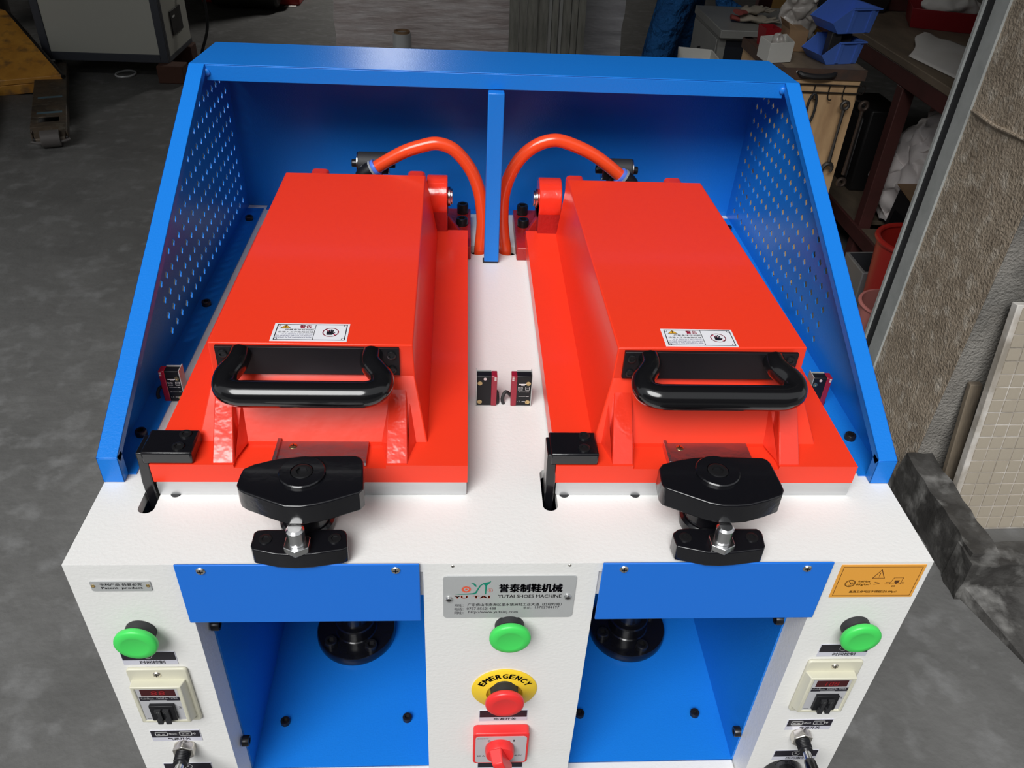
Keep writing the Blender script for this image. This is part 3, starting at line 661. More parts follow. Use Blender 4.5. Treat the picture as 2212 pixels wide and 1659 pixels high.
# ---- photoelectric sensors standing on the table
def sensor(x0, x1, y, face_dir, lens_right, printed):
    b = MB(); d = 0.0105
    b.box(x0, x1, y, y + d, 0.001, 0.0435)
    w = x1 - x0
    so = b.build('photo_sensor', 'blackm', MA, bevel=0.0009, label='small black photo sensor with a dark red lens edge')
    lx0, lx1 = (x1 - .0062, x1 + .0006) if lens_right else (x0 - .0006, x0 + .0062)
    l = MB(); l.box(lx0, lx1, y - .0005, y + d + .0005, 0.0008, 0.0438); l.build('lens', 'redlens', so, bevel=0.0008)
    for k in (0, 1):
        c = MB(); cx = (lx0 + lx1) / 2 + (.0014 if lens_right else -.0014); c.box(cx - .0012, cx + .0012, y - .0007, y + .001, 0.0375 + k * .0028, 0.0395 + k * .0028); c.build('indicator', 'clear', so)
    fx0 = x0 if lens_right else x1
    sg = 1 if lens_right else -1
    for zz in (0.0335, 0.0065):
        c = MB(); c.lathe([(0.0028, 0), (0.0028, .0006), (0.0014, .0006), (0.0013, .0002)], (fx0 + sg * .0036, y, zz), (0, -1, 0), 14); c.build('eyelet', 'brass', so)
    # bracket and cable loop
    bk = MB(); bx = fx0 - sg * .0009; bk.box(min(bx, fx0), max(bx, fx0), y - .0004, y + d + .004, 0.0, 0.0445); bk.box(x0 if lens_right else lx1, x1 if not lens_right else lx0, y + d, y + d + .0009, 0.0, 0.0445); bk.build('bracket', 'galv', so)
    cb = MB(); cx = (x1 - .002) if lens_right else (x0 + .001)
    cb.tube([(cx, y + .012, 0.006), (cx - (.007 if not lens_right else -.003), y + .010, 0.014), (cx - (.011 if not lens_right else -.004), y + .006, 0.006), (cx - (.008 if not lens_right else -.003), y + .004, -0.006)], 0.0021, 8, 4); cb.build('cable', 'rubber', so)
    if printed:
        t = MB(); o = (x0, y - .0008, 0.0); X = (1, 0, 0); Y = (0, 0, 1); xs = .0068 if not lens_right else .001
        t.text('BH-T01', .0055, .0022, (xs + .0035, .0278), o, X, Y); t.text('DC12-24V', .0055, .0016, (xs + .0035, .0248), o, X, Y)
        t.stroke([(xs + .0095, .0245), (xs + .0140, .0245), (xs + .0140, .0292), (xs + .0095, .0292)], .0004, o, X, Y, True); t.stroke([(xs + .0095, .0268), (xs + .014, .0268)], .0003, o, X, Y)
        for zz in (.0218, .0152): t.stroke([(xs + .003, zz), (xs + .010, zz)], .0003, o, X, Y); t.disc((xs + .0022, zz), .0005, o, X, Y, 8); t.stroke([(xs + .011, zz), (xs + .0135, zz)], .0006, o, X, Y)
        t.text('C E', .0035, .0022, (xs + .0025, .0078), o, X, Y, .02); t.stroke([(xs + .006, .0078), (xs + .0095, .0078)], .0005, o, X, Y); t.stroke([(xs + .002, .0330), (xs + .0095, .0330)], .0012, o, X, Y); t.stroke([(xs + .0045, .0312), (xs + .008, .0312)], .0006, o, X, Y)
        t.build('print', 'whiteink', so, recalc=False)
    else:
        c = MB(); c.lathe([(0.0018, 0), (0.0018, .0006), (0.0008, .0007)], ((x0 + x1) / 2 - .002, y, 0.0395), (0, -1, 0), 12); c.build('trimmer', 'clear', so)
    return so
sensor(-0.0318, -0.0088, 0.243, 0, True, False)
sensor(0.0090, 0.0320, 0.243, 0, False, True)
sensor(-0.3925, -0.3705, 0.246, 0, False, True)
sensor(0.3690, 0.3910, 0.246, 0, True, False)

# ---- latch hooks at the lid corners
for x0, xs, par in ((-0.3620, (-0.3695, -0.3535), lidL), (0.0410, (0.0352, 0.0505), lidR)):
    b = MB(); b.box(x0, x0 + 0.0490, 0.0925, 0.1285, 0.0412, 0.0560)
    lb = b.build('latch_block', 'black', par, bevel=0.002, label='black latch block bolted to the lid corner')
    for k in (0, 1):
        socket_bolt('bolt', (x0 + .0365 - .002 * k, 0.1205 - 0.019 * k, 0.056), (0, 0, 1), 0.0060, 0.0018, par)
    lx = xs[0] + .0025
    b = MB(); b.prism([(0.094, -0.06), (0.106, -0.06), (0.112, 0.010), (0.122, 0.044), (0.122, 0.0545), (0.0935, 0.0545), (0.0935, 0.040), (0.090, 0.020)], 'x', lx, lx + .0105 if x0 < 0 else lx + .0098)
    b.build('latch_hook', 'black', par, bevel=0.0012)

# ---- clamps on the front edge
CLU = [(365, 550), (400, 450), (440, 370), (560, 320), (830, 255), (1080, 230), (1330, 225), (1700, 222), (1760, 240), (1790, 290), (1790, 590), (1740, 640), (1400, 740), (1250, 775), (1090, 797), (900, 795), (700, 730), (450, 640), (385, 600)]
CRU = [(225, 370), (260, 320), (420, 275), (600, 245), (800, 232), (1000, 235), (1380, 248), (1440, 270), (1480, 310), (1600, 540), (1630, 610), (1610, 670), (1450, 730), (1250, 780), (1100, 790), (950, 788), (800, 760), (300, 590), (260, 540)]
CLB = [(560, 1090), (600, 1060), (700, 1052), (1540, 1050), (1590, 1070), (1606, 1110), (1612, 1255), (1550, 1282), (1200, 1332), (1000, 1341), (800, 1331), (540, 1280), (522, 1235)]
CRB = [(385, 1090), (440, 1048), (520, 1040), (1320, 1042), (1370, 1070), (1390, 1110), (1418, 1240), (1405, 1275), (1100, 1312), (940, 1322), (780, 1315), (430, 1245), (380, 1120)]
for s, up, lw, o0, sc_ in ((-1, CLU, CLB, (440, 940), 5.183), (1, CRU, CRB, (1380, 940), 5.184)):
    P2 = [PZ(o0[0] + u / sc_, o0[1] + v / sc_, 0.072) for u, v in up]
    hc = PZ(652, 1018, .075) if s < 0 else PZ(1551, 1016, .075)
    px_, py_ = hc.x, hc.y
    b = MB(); b.prism([(p.x, p.y) for p in P2], 'z', 0.0485, 0.072)
    cl = b.build('clamp_plate', 'black', MA, bevel=0.0018, seg=3, label='heavy black clamp plate at the front of the lid')
    b = MB(); b.lathe([(0.0215, 0), (0.0215, .0022), (0.0205, .0032), (0.0107, .0032), (0.0107, 0.0005)], (px_, py_, 0.072), n=40); b.build('clamp_washer', 'black', cl)
    socket_bolt('bolt', (px_, py_, 0.0715), (0, 0, 1), 0.0098, 0.0042, cl)
    b = MB(); b.lathe([(0.0255, -0.0), (0.0262, 0.004), (0.0262, 0.010), (0.0238, 0.0125), (0.0215, 0.0125), (0.0205, 0.014), (0.0205, 0.0478)], (px_ + (-.002 if s < 0 else .001), py_ + .004, 0.0), n=40); b.build('clamp_pillar', 'black', cl)
    P3 = [PZ(o0[0] + u / sc_, o0[1] + v / sc_, 0.0225) for u, v in lw]
    b = MB(); b.prism([(p.x, p.y) for p in P3], 'z', 0.0037, 0.0225)
    st = b.build('stop_block', 'black', MA, bevel=0.0014, seg=3, label='black stop block bolted to the table front edge')
    xs = [p.x for p in P3]; mx = (min(xs) + max(xs)) / 2
    for u, v in (((690, 1170), (1468, 1163)) if s < 0 else ((520, 1150), (1265, 1150))):
        q = PZ(o0[0] + u / sc_, o0[1] + v / sc_, .0225); socket_bolt('bolt', (q.x, q.y, .0222), (0, 0, 1), 0.0060, 0.0016, st)
    q = PZ(o0[0] + (1048 if s < 0 else 925) / sc_, o0[1] + (1225 if s < 0 else 1200) / sc_, .0225 + .004)
    b = MB(); b.prism([(q.x + .0130 * math.cos(PI / 2 + i * PI / 3), q.y + .0130 * math.sin(PI / 2 + i * PI / 3)) for i in range(6)], 'z', .0225, .0295); b.build('hex_nut', 'steel', st, bevel=0.0007)
    b = MB(); b.lathe([(0.0074, 0), (0.0074, .0005), (0.0082, .001), (0.0082, .0165), (0.0062, .0188), (0.0002, .0190)], (q.x, q.y, .0295)); b.build('stop_pin', 'steel', st)

# ---- rubber feet under the aluminium plates
for fx in (-0.338, 0.0585, 0.1335):
    b = MB(); b.lathe([(0.0052, 0), (0.0052, .0006)], (fx, 0.0935, 0.0), n=16); b.build('rubber_pad', 'rubber', MA)

# ---- control panel pieces
XD, ZD = (1, 0, 0), (0, 0, 1)
def push_button(u, v, m, label, name='push_button', p0=.0):
    c = PY(u, v, -.0175 - p0); cx, cz = c.x, c.z
    b = MB(); b.lathe([(0.0150, 0), (0.0150, .0065), (0.0146, .0075), (0.0150, .0085), (0.0142, .013 + p0)], (cx, -.0002, cz), (0, -1, 0), 36)
    o = b.build(name, 'rubber', MA, label=label)
    b = MB(); b.lathe([(0.013, .0120), (0.0192, .0124), (0.0207, .0138), (0.0210, .0168), (0.0204, .0186), (0.0190, .0197), (0.0140, .0206), (0.0128, .0204), (0.0085, .0197), (0.0001, .0195)], (cx, -p0, cz), (0, -1, 0), 48); b.build('button_cap', m, o, ang=60)
    return o
push_button(293, 1393, 'green', 'green mushroom push button')
push_button(1102, 1381, 'green', 'green mushroom push button')
push_button(1860, 1381, 'green', 'green mushroom push button')
es = push_button(1090.4, 1522, 'redp', 'red mushroom emergency stop button', 'emergency_button', .007)
b = MB(); b.lathe([(0.0355, 0), (0.0360, .001), (0.0345, .0022), (0.0250, .0046), (0.0212, .0070), (0.0200, .0070), (0.0195, .0055), (0.0190, .0005)], (0.0002, -.0002, -0.2035), (0, -1, 0), 64)
er = b.build('emergency_ring', 'yellow', MA, label='yellow ring lettered EMERGENCY', ang=60)
b = MB(); wd = 'EMERGENCY'; r = 0.0292
for i, ch in enumerate(wd):
    a = math.radians(148 - i * (148 - 32) / 8)
    b.text(ch, .0062 if ch != 'M' else .0074, .0078, (r * math.cos(a), r * math.sin(a)), (0.0002, -.0049, -0.2035), XD, ZD, 0.035, rot=a - PI / 2)
b.build('lettering', 'ink', er, recalc=False)
def note(x0, z1, txt, draw=None, w=.0548, h=.0214, name='panel_label'):
    b = MB(); b.box(x0, x0 + w, -.0006, -.0001, z1 - h, z1)
    b.m = 1; o = (x0, -.0007, z1 - h); b.poly2([(.0006, h * .36), (w - .0006, h * .36), (w - .0006, h - .0006), (.0006, h - .0006)], o, XD, ZD)
    b.text(txt, .0255 * len(txt) / 4, .0052, (w * .54, h * .19), o, XD, ZD, 0.02)
    b.m = 2; o2 = (x0, -.0008, z1 - h)
    if draw == 'air':
        for cx in (.012, .0385):
            b.stroke([(cx - .0065, h * .52), (cx + .0065, h * .52), (cx + .0065, h * .85), (cx - .0065, h * .85)], .0007, o2, XD, ZD, True)
            b.text('0', .0022, .0036, (cx + .0098, h * .68), o2, XD, ZD); b.stroke([(cx + .0065, h * .68), (cx + .0082, h * .68)], .0005, o2, XD, ZD)
            b.stroke([(cx - .004, h * .66), (cx - .002, h * .66)], .0006, o2, XD, ZD); b.stroke([(cx + .001, h * .66), (cx + .003, h * .66)], .0006, o2, XD, ZD)
        b.text('⇌', .0055, .0040, (.0262, h * .68), o2, XD, ZD)
    if draw == 'gauge':
        b.stroke([(.0275 + .0048 * math.cos(i * PI / 10), h * .68 + .0048 * math.sin(i * PI / 10)) for i in range(20)], .0008, o2, XD, ZD, True)
        b.text('p', .0022, .0034, (.0272, h * .68), o2, XD, ZD)
    if draw == 'clock':
        b.stroke([(.0265 + .0042 * math.cos(i * PI / 10), h * .68 + .0042 * math.sin(i * PI / 10)) for i in range(20)], .0008, o2, XD, ZD, True); b.stroke([(.0265, h * .82), (.0265, h * .68), (.0285, h * .64)], .0006, o2, XD, ZD)
    return b.build(name, ['lav', 'ink', 'whiteink'], MA, recalc=False, label='black and white label reading ' + txt)
note(-0.3938, -.1305, '时间控制', 'clock'); note(-0.3948, -.2746, '气源开关', 'air'); note(-0.3940, -.3438, '压力指示', 'gauge')
note(0.3372, -.1300, '时间控制', 'clock'); note(0.3372, -.2737, '气源开关', 'air'); note(0.3374, -.3407, '压力指示', 'gauge')
note(-0.0262, -.2447, '电源开关'); note(-0.0262, -.3527, '电源指示')
def timer(x0, digits):
    w, z1, z0 = .0615, -.1557, -.2495
    b = MB(); b.prism(rrect(x0, x0 + w, z0, z1, .004, 4), 'y', -.004, -.0002)
    o = b.build('digital_timer', 'beige', MA, bevel=.0012, seg=2, label='beige digital timer with red display and two thumbwheels')
    # bezel: sloping box with open front
    bx0, bx1, bz0, bz1 = x0 + .0036, x0 + .0548, -.2365, -.1722
    yf = -.0140; outer = [(bx0, bz0), (bx1, bz0), (bx1, bz1), (bx0, bz1)]
    ob = [(bx0 - .0012, bz0 - .004), (bx1 + .0030, bz0 - .004), (bx1 + .0030, bz1 - .001), (bx0 - .0012, bz1 - .001)] if x0 < 0 else [(bx0 - .0030, bz0 - .004), (bx1 + .0012, bz0 - .004), (bx1 + .0012, bz1 - .001), (bx0 - .0030, bz1 - .001)]
    t_ = .0042; inn = [(bx0 + t_, bz0 + .003), (bx1 - t_, bz0 + .003), (bx1 - t_, bz1 - .0035), (bx0 + t_, bz1 - .0035)]
    b = MB(); v = [(p[0], -.004, p[1]) for p in ob] + [(p[0], yf, p[1]) for p in outer] + [(p[0], yf, p[1]) for p in inn] + [(p[0], yf + .0014, p[1]) for p in inn]
    f = [(i + k * 4, (i + 1) % 4 + k * 4, (i + 1) % 4 + k * 4 + 4, i + k * 4 + 4) for k in range(3) for i in range(4)]
    b.add(v, f); b.build('bezel', 'beige', o, bevel=.0010, seg=2, recalc=False)
    ix0, ix1, iz0, iz1 = inn[0][0], inn[1][0], inn[0][1], inn[2][1]; yy = yf + .0013
    b = MB(); b.flat([(ix0, yy, iz0), (ix1, yy, iz0), (ix1, yy, iz1), (ix0, yy, iz1)])
    W_, H_ = ix1 - ix0, iz1 - iz0; og = lambda d: (ix0, yy - d, iz0)
    b.m = 1; b.poly2([(W_ * .10, H_ * .765), (W_ * .93, H_ * .765), (W_ * .93, H_ * .965), (W_ * .10, H_ * .965)], og(.0002), XD, ZD)
    b.m = 2; b.poly2([(W_ * .03, H_ * .62), (W_, H_ * .62), (W_, H_ * .735), (W_ * .03, H_ * .735)], og(.0002), XD, ZD)
    b.text('S', .0028, .0036, (W_ * .93, H_ * .40), og(.0002), XD, ZD); b.stroke([(W_ * .05, H_ * .05), (W_ * .17, H_ * .05)], .0006, og(.0002), XD, ZD)
    b.m = 3; b.text('Haidian', .0150, .0030, (W_ * .20, H_ * .695), og(.0004), XD, ZD, 0.03)
    b.m = 4; b.text('DIGITAL TIMER', .0215, .0024, (W_ * .70, H_ * .700), og(.0004), XD, ZD); b.stroke([(W_ * .28, H_ * .638), (W_ * .66, H_ * .638)], .0007, og(.0004), XD, ZD)
    b.m = 5; b.text(digits, .0150, .0072, (W_ * .52, H_ * .865), og(.0004), XD, ZD, shear=0.1)
    b.build('face', ['greylab', 'display', 'ink', 'whiteink', 'greylab', 'digits'], o, recalc=False)
    b = MB(); b.box(ix0 + W_ * .22, ix0 + W_ * .82, yy - .004, yy, iz0 + H_ * .08, iz0 + H_ * .54); th_ = b.build('thumbwheel', 'blackm', o, bevel=.0006)
    b = MB()
    for k in (0, 1):
        cx = ix0 + W_ * (.42 + .20 * k)
        b.box(cx - .0032, cx + .0032, yy - .0064, yy - .004, iz0 + H_ * .37, iz0 + H_ * .45); b.box(cx - .0026, cx + .0026, yy - .0072, yy - .004, iz0 + H_ * .05, iz0 + H_ * .18); b.box(cx - .0008, cx + .0032, yy - .0064, yy - .004, iz0 + H_ * .18, iz0 + H_ * .37)
    b.build('lever', 'rubber', o)
    b = MB()
    for k, c in enumerate('09'): b.text(c, .0022, .0032, (ix0 + W_ * (.40 + .20 * k) + .0012, iz0 + H_ * .41), (0, yy - .0066, 0), XD, ZD, .02)
    b.build('numerals', 'whiteink', o, recalc=False)
    cross_screw('screw', (x0 + .0305, -.004, -.1640), (0, -1, 0), .0042, 'nickel', o)
timer(-0.3929, '88'); timer(0.3298, '188')

# name plate
def plate_round(x0, x1, z0, z1, r, y0=-.0012): 
    b = MB(); b.prism(rrect(x0, x1, z0, z1, r, 5), 'y', y0, -.0001); return b
b = plate_round(-0.0656, 0.0640, -.0797, -.0165, .0045)
npl = b.build('name_plate', 'plate', MA, bevel=.0003, label='grey maker plate with logo and address lines')
b = MB(); o = (-.0656, -.0014, -.0797); k = .1296 / 1925.0; kz = .0632 / 620.0   # plate zoom pixels -> metres
def Q(u, v): return ((u - 115) * k, (770 - v) * kz)
b.text('誉泰制鞋机械', 935 * k, 125 * kz, Q(1382, 325), o, XD, ZD, 0.03)
b.text('YUTAI SHOES MACHINE', 930 * k, 46 * kz, Q(1378, 445), o, XD, ZD, 0.008)
b.text('地址：', 130 * k, 40 * kz, Q(345, 575), o, XD, ZD); b.text('广东佛山市南海区里水镇洲村工业大道（红绿灯旁）', 1390 * k, 44 * kz, Q(1165, 568), o, XD, ZD, .004)
b.text('电话：', 130 * k, 40 * kz, Q(345, 632), o, XD, ZD); b.text('0757-85621488', 432 * k, 36 * kz, Q(676, 627), o, XD, ZD)
b.text('手机：', 130 * k, 40 * kz, Q(1360, 620), o, XD, ZD); b.text('13702984197', 360 * k, 36 * kz, Q(1650, 612), o, XD, ZD)
b.text('网址：', 130 * k, 40 * kz, Q(345, 688), o, XD, ZD); b.text('http://www.yutaixj.com', 735 * k, 48 * kz, Q(850, 682), o, XD, ZD)
b.m = 1
gx, gz = Q(450, 340); R0 = 62 * k * 1.0
gear = []
for i in range(60):
    rr = R0 * (1.25 if (i % 3) == 0 else 1.0); a = 2 * PI * i / 60; gear.append((gx + rr * math.cos(a) * .98, gz + rr * math.sin(a) * .66 * kz / k))
for i in range(60):
    a0, a1 = 2 * PI * i / 60, 2 * PI * (i + 1) / 60; ri = R0 * .62
    b.poly2([gear[i], gear[(i + 1) % 60], (gx + ri * math.cos(a1), gz + ri * math.sin(a1) * kz / k * .66), (gx + ri * math.cos(a0), gz + ri * math.sin(a0) * kz / k * .66)], o, XD, ZD)
b.disc((gx, gz), R0 * .28, o, XD, ZD, 16)
for t_, u0, u1 in (('YU', 270, 472), ('TAI', 540, 797)): b.text(t_, (u1 - u0) * k, 38 * kz, Q((u0 + u1) / 2, 452), o, XD, ZD, 0.07)
cx, cz = Q(797, 355); b.stroke([(cx + 36 * k * math.cos(i * PI / 10), cz + 26 * kz * math.sin(i * PI / 10)) for i in range(20)], .0003, o, XD, ZD, True); b.text('R', 30 * k, 32 * kz, (cx, cz), o, XD, ZD)
b.m = 2
for poly in ([(275, 418), (540, 395), (578, 385), (605, 340), (640, 285), (690, 252), (780, 232), (805, 220), (795, 245), (745, 285), (738, 412), (722, 412), (722, 290), (700, 268), (665, 285), (630, 335), (600, 395), (570, 412)],
             [(505, 245), (560, 252), (590, 275), (597, 305), (578, 300), (545, 262)]):
    bm_ = bmesh.new(); vv_ = [bm_.verts.new((*Q(u, v), 0)) for u, v in poly]; fc = bm_.faces.new(vv_); tri = bmesh.ops.triangulate(bm_, faces=[fc])['faces']
    for t3 in tri: b.poly2([(w_.co.x, w_.co.y) for w_ in t3.verts], o, XD, ZD)
    bm_.free()
b.build('lettering', ['ink', 'inkorange', 'inkgreen'], npl, recalc=False)
for u, v in ((200, 475), (1935, 452)): q = Q(u, v); cross_screw('screw', (o[0] + q[0], -.0012, o[2] + q[1]), (0, -1, 0), .0037, 'steel', npl, .0022)
for u, v in ((978, 1223), (1231, 1221)):
    q = PY(u, v, 0); cross_screw('filler_screw', (q.x, -.0001, q.z), (0, -1, 0), .0016, 'nickel', MA, .0005)
# patent plate
b = plate_round(-.3958, -.3402, -.0357, -.0215, .0022)
pp = b.build('patent_plate', 'plate', MA, bevel=.0003, label='small riveted plate reading Patent product')
b = MB(); o = (-.3958, -.0014, -.0357); b.text('专利产品 仿冒必究', .0390, .0036, (.0283, .0098), o, XD, ZD, .01); b.text('Patent  product', .0378, .0036, (.0285, .0046), o, XD, ZD, .02); b.build('lettering', 'ink', pp, recalc=False)
for dx, dz in ((.0026, .0078), (.0530, .0080)):
    c = MB(); c.lathe([(0.0020, 0), (0.0018, .0006), (0.0010, .0006), (0.0008, .0001)], (o[0] + dx, -.0012, o[2] + dz), (0, -1, 0), 14); c.build('rivet', 'brass', pp)
# pressure label
b = MB(); x0, x1, z0, z1 = .3232, .4092, -.0524, -.0040; b.box(x0, x1, -.0006, -.0001, z0, z1); o = (x0, -.0008, z0); w, h = x1 - x0, z1 - z0
b.m = 1; b.stroke([(.003, .003), (w - .003, .003), (w - .003, h - .003), (.003, h - .003)], .0005, o, XD, ZD, True)
b.stroke([(w * .425, h * .60), (w * .565, h * .60), (w * .495, h * .855)], .0007, o, XD, ZD, True); b.stroke([(w * .495, h * .67), (w * .495, h * .76)], .0007, o, XD, ZD); b.disc((w * .495, h * .635), .0005, o, XD, ZD, 8)
for r_, t_ in ((.0050, .0006), (.0042, .0004)): b.stroke([(w * .185 + r_ * math.cos(i * PI / 12), h * .44 + r_ * 1.02 * math.sin(i * PI / 12)) for i in range(24)], t_, o, XD, ZD, True)
b.stroke([(w * .165, h * .50), (w * .195, h * .44)], .0006, o, XD, ZD); b.stroke([(w * .205 + .0012 * math.cos(i * PI / 5), h * .44 + .0012 * math.sin(i * PI / 5)) for i in range(10)], .0005, o, XD, ZD, True); b.stroke([(w * .17, h * .385), (w * .205, h * .385)], .0005, o, XD, ZD)
b.text('0.6Mpa', .0122, .0034, (w * .345, h * .495), o, XD, ZD, .01); b.text('6Kg/cm²', .0145, .0038, (w * .350, h * .40), o, XD, ZD, .01)
b.stroke([(w * .475, h * .48), (w * .535, h * .445), (w * .475, h * .405)], .0006, o, XD, ZD)
b.text('最高工作气压不得超过0.6Mpa!', .0490, .0042, (w * .50, h * .175), o, XD, ZD, .008)
b.stroke([(w * .60, h * .42), (w * .83, h * .42)], .0005, o, XD, ZD); b.stroke([(w * .66, h * .43), (w * .685, h * .61), (w * .795, h * .61), (w * .785, h * .43)], .0005, o, XD, ZD)
b.stroke([(w * .615, h * .44), (w * .615, h * .475), (w * .655, h * .475)], .0004, o, XD, ZD); b.stroke([(w * .815, h * .44), (w * .815, h * .475), (w * .79, h * .475)], .0004, o, XD, ZD)
b.poly2([(w * .705, h * .53), (w * .765, h * .53), (w * .758, h * .46), (w * .735, h * .42), (w * .71, h * .46)], o, XD, ZD); b.stroke([(w * .70, h * .33), (w * .735, h * .33), (w * .735, h * .37), (w * .70, h * .37)], .0004, o, XD, ZD, True)
b.build('pressure_label', ['amber', 'inkbrown'], MA, recalc=False, label='amber air pressure warning label')
# rotary main switch
b = MB(); b.prism(rrect(-.0324, .0318, -.3365, -.2735, .005, 5), 'y', -.012, -.0002); sw = b.build('rotary_switch', 'redp', MA, bevel=.0012, label='red rotary main switch marked 0 and 1')
b = MB(); b.prism(rrect(-.0297, .0291, -.3335, -.2790, .004, 4), 'y', -.0124, -.0119); o = (-.0297, -.0126, -.3335)
b.m = 1; b.text('0', .0030, .0036, (.0155, .0460), o, XD, ZD); b.text('1', .0016, .0036, (.0440, .0460), o, XD, ZD); b.text('20 A', .0092, .0032, (.0066, .0145), o, XD, ZD); b.text('4kW', .0088, .0032, (.0500, .0145), o, XD, ZD)
b.m = 2; b.text('DELDO', .0125, .0018, (.0085, .0510), o, XD, ZD, .03); b.disc((.0195, .0450), .0010, o, XD, ZD, 10); b.disc((.0385, .0450), .0010, o, XD, ZD, 10)
b.build('switch_face', ['greylab', 'ink', 'inkred'], sw, recalc=False)
b = MB(); b.lathe([(0.0165, 0), (0.0168, .004), (0.0162, .0095), (0.0155, .0105), (0.0001, .0105)], (-.0018, -.0125, -.3010), (0, -1, 0), 36); kb = b.build('switch_knob', 'redp', sw)
b = MB(); c0 = Vector((-.0018, 0, -.3010)); rt = math.radians(22); ax = Vector((math.sin(-rt), 0, math.cos(rt))); sd = Vector((ax.z, 0, -ax.x))
V3 = lambda y_: Vector((0, y_, 0))
b.hexa([c0 - sd * .0070 - ax * .0230 + V3(-.0225), c0 + sd * .0070 - ax * .0230 + V3(-.0225), c0 + sd * .0075 + ax * .0165 + V3(-.0225), c0 - sd * .0075 + ax * .0165 + V3(-.0225)],
       [c0 - sd * .0056 - ax * .0230 + V3(-.043), c0 + sd * .0056 - ax * .0230 + V3(-.043), c0 + sd * .0062 + ax * .0100 + V3(-.038), c0 - sd * .0062 + ax * .0100 + V3(-.038)])
b.build('knob_grip', 'redp', sw, bevel=.0014)
# pull valves and pressure gauges
for s in (-1, 1):
    cx, cz = (-.3608, -.3058) if s < 0 else (.3585, -.3035)
    b = MB(); b.prism([(cx + .0128 * math.cos(PI / 6 + i * PI / 3), cz + .0128 * math.sin(PI / 6 + i * PI / 3)) for i in range(6)], 'y', -.011, -.0002)
    vv = b.build('pull_valve', 'nickel', MA, bevel=.0012, label='chrome nut pull valve with black knob')
    prof = [(.0085, .011)]
    for i in range(6): prof += [(.0085, .011 + i * .0018), (.0078, .0119 + i * .0018)]
    b = MB(); b.lathe(prof + [(.0080, .023), (.0045, .023)], (cx, 0, cz), (0, -1, 0), 24); b.build('thread', 'blackm', vv)
    b = MB(); b.cyl((cx, -.023, cz), (cx, -.034, cz), .0046, n=20); b.build('stem', 'steel', vv)
    b = MB(); b.lathe([(.0062, .034), (.0066, .036), (.0078, .056), (.0120, .060), (.0170, .064), (.0175, .067), (.0165, .070), (.010, .0725), (.0001, .073)], (cx, 0, cz), (0, -1, 0), 32); b.build('pull_knob', 'blackp', vv)
    gx_, gz_ = (-.3655, -.3905) if s < 0 else (.3565, -.3870)
    b = MB(); b.lathe([(.0245, 0), (.0250, .003), (.0250, .014), (.0235, .016), (.0215, .016), (.0210, .013), (.0001, .013)], (gx_, -.0002, gz_), (0, -1, 0), 48); gg = b.build('pressure_gauge', 'blackp', MA, label='round black rimmed pressure gauge')
    b = MB(); b.disc((0, 0), .0205, (gx_, -.0134, gz_), XD, ZD, 40); b.m = 1; b.stroke([(-.002, -.004), (.004, .010)], .0008, (gx_, -.0137, gz_), XD, ZD)
    for i in range(11):
        a = math.radians(225 - 27 * i); b.stroke([(.0155 * math.cos(a), .0155 * math.sin(a)), (.0185 * math.cos(a), .0185 * math.sin(a))], .0005, (gx_, -.0137, gz_), XD, ZD)
    b.build('dial', ['whiteink', 'ink'], gg, recalc=False)
    c = MB(); c.lathe([(.0024, 0), (.0022, .0006), (.0001, .001)], (gx_ + .001, -.016, gz_ + .0228), (0, -1, 0), 12); c.build('screw', 'steel', gg)

# ================================================================== THINGS AROUND THE MACHINE
def simple(name, label, cat, b, m, bevel=0, group=None, **k):
    return tag(b.build(name, m, bevel=bevel, **k), label, cat, group)

# ---- kerb, tile slab and plank by the pillar
def rough_box(x0, x1, y0, y1, z0, z1, n, amp, seed):
    b = MB(); r = random.Random(seed); nx, ny, nz = n
    def g(i, n_, a, c): return a + (c - a) * i / n_
    import itertools
    bm = bmesh.new(); key = {}
    def v(i, j, k):
        if (i, j, k) not in key:
            key[(i, j, k)] = bm.verts.new((g(i, nx, x0, x1) + r.uniform(-amp, amp), g(j, ny, y0, y1) + r.uniform(-amp, amp), g(k, nz, z0, z1) + (r.uniform(-amp, amp) if k else 0)))
        return key[(i, j, k)]
    for i in range(nx):
        for j in range(ny):
            for k in (0, nz): bm.faces.new((v(i, j, k), v(i + 1, j, k), v(i + 1, j + 1, k), v(i, j + 1, k)))
    for i in range(nx):
        for k in range(nz):
            for j in (0, ny): bm.faces.new((v(i, j, k), v(i + 1, j, k), v(i + 1, j, k + 1), v(i, j, k + 1)))
    for j in range(ny):
        for k in range(nz):
            for i in (0, nx): bm.faces.new((v(i, j, k), v(i, j + 1, k), v(i, j + 1, k + 1), v(i, j, k + 1)))
    bm.verts.index_update()
    return [tuple(q.co) for q in bm.verts], [[q.index for q in f.verts] for f in bm.faces], bm
b = MB()
for a in ((1.118, 1.188, 0.70, 1.045, FZ, -0.772), (1.112, 1.75, 0.675, 0.745, FZ, -0.782)):
    vv, ff, bm_ = rough_box(*a, (3 if a[1] < 1.3 else 16, 10 if a[1] < 1.3 else 3, 4), 0.004, int(a[0] * 1000)); b.add(vv, ff); bm_.free()
b.add([(1.12, 0.69, FZ + .001), (1.75, 0.69, FZ + .001), (1.75, 0.69, -.84), (1.12, 0.69, -.86), (1.20, 0.44, FZ + .001), (1.75, 0.40, FZ + .001)], [(0, 1, 2, 3), (3, 2, 5, 4), (0, 3, 4), (1, 5, 2), (0, 4, 5, 1)])
simple('mortar_kerb', 'stained dark mortar kerb running out from the plaster pillar', 'kerb', b, 'kerb', sub=0, ang=60)
SL = thing('tile_slab', 'leaning slab faced with small beige mosaic tiles', 'slab', (1.34, 0.90, FZ))
s0 = Vector((1.190, 0.893, FZ)); s1 = Vector((1.2022, 1.012, -0.298))
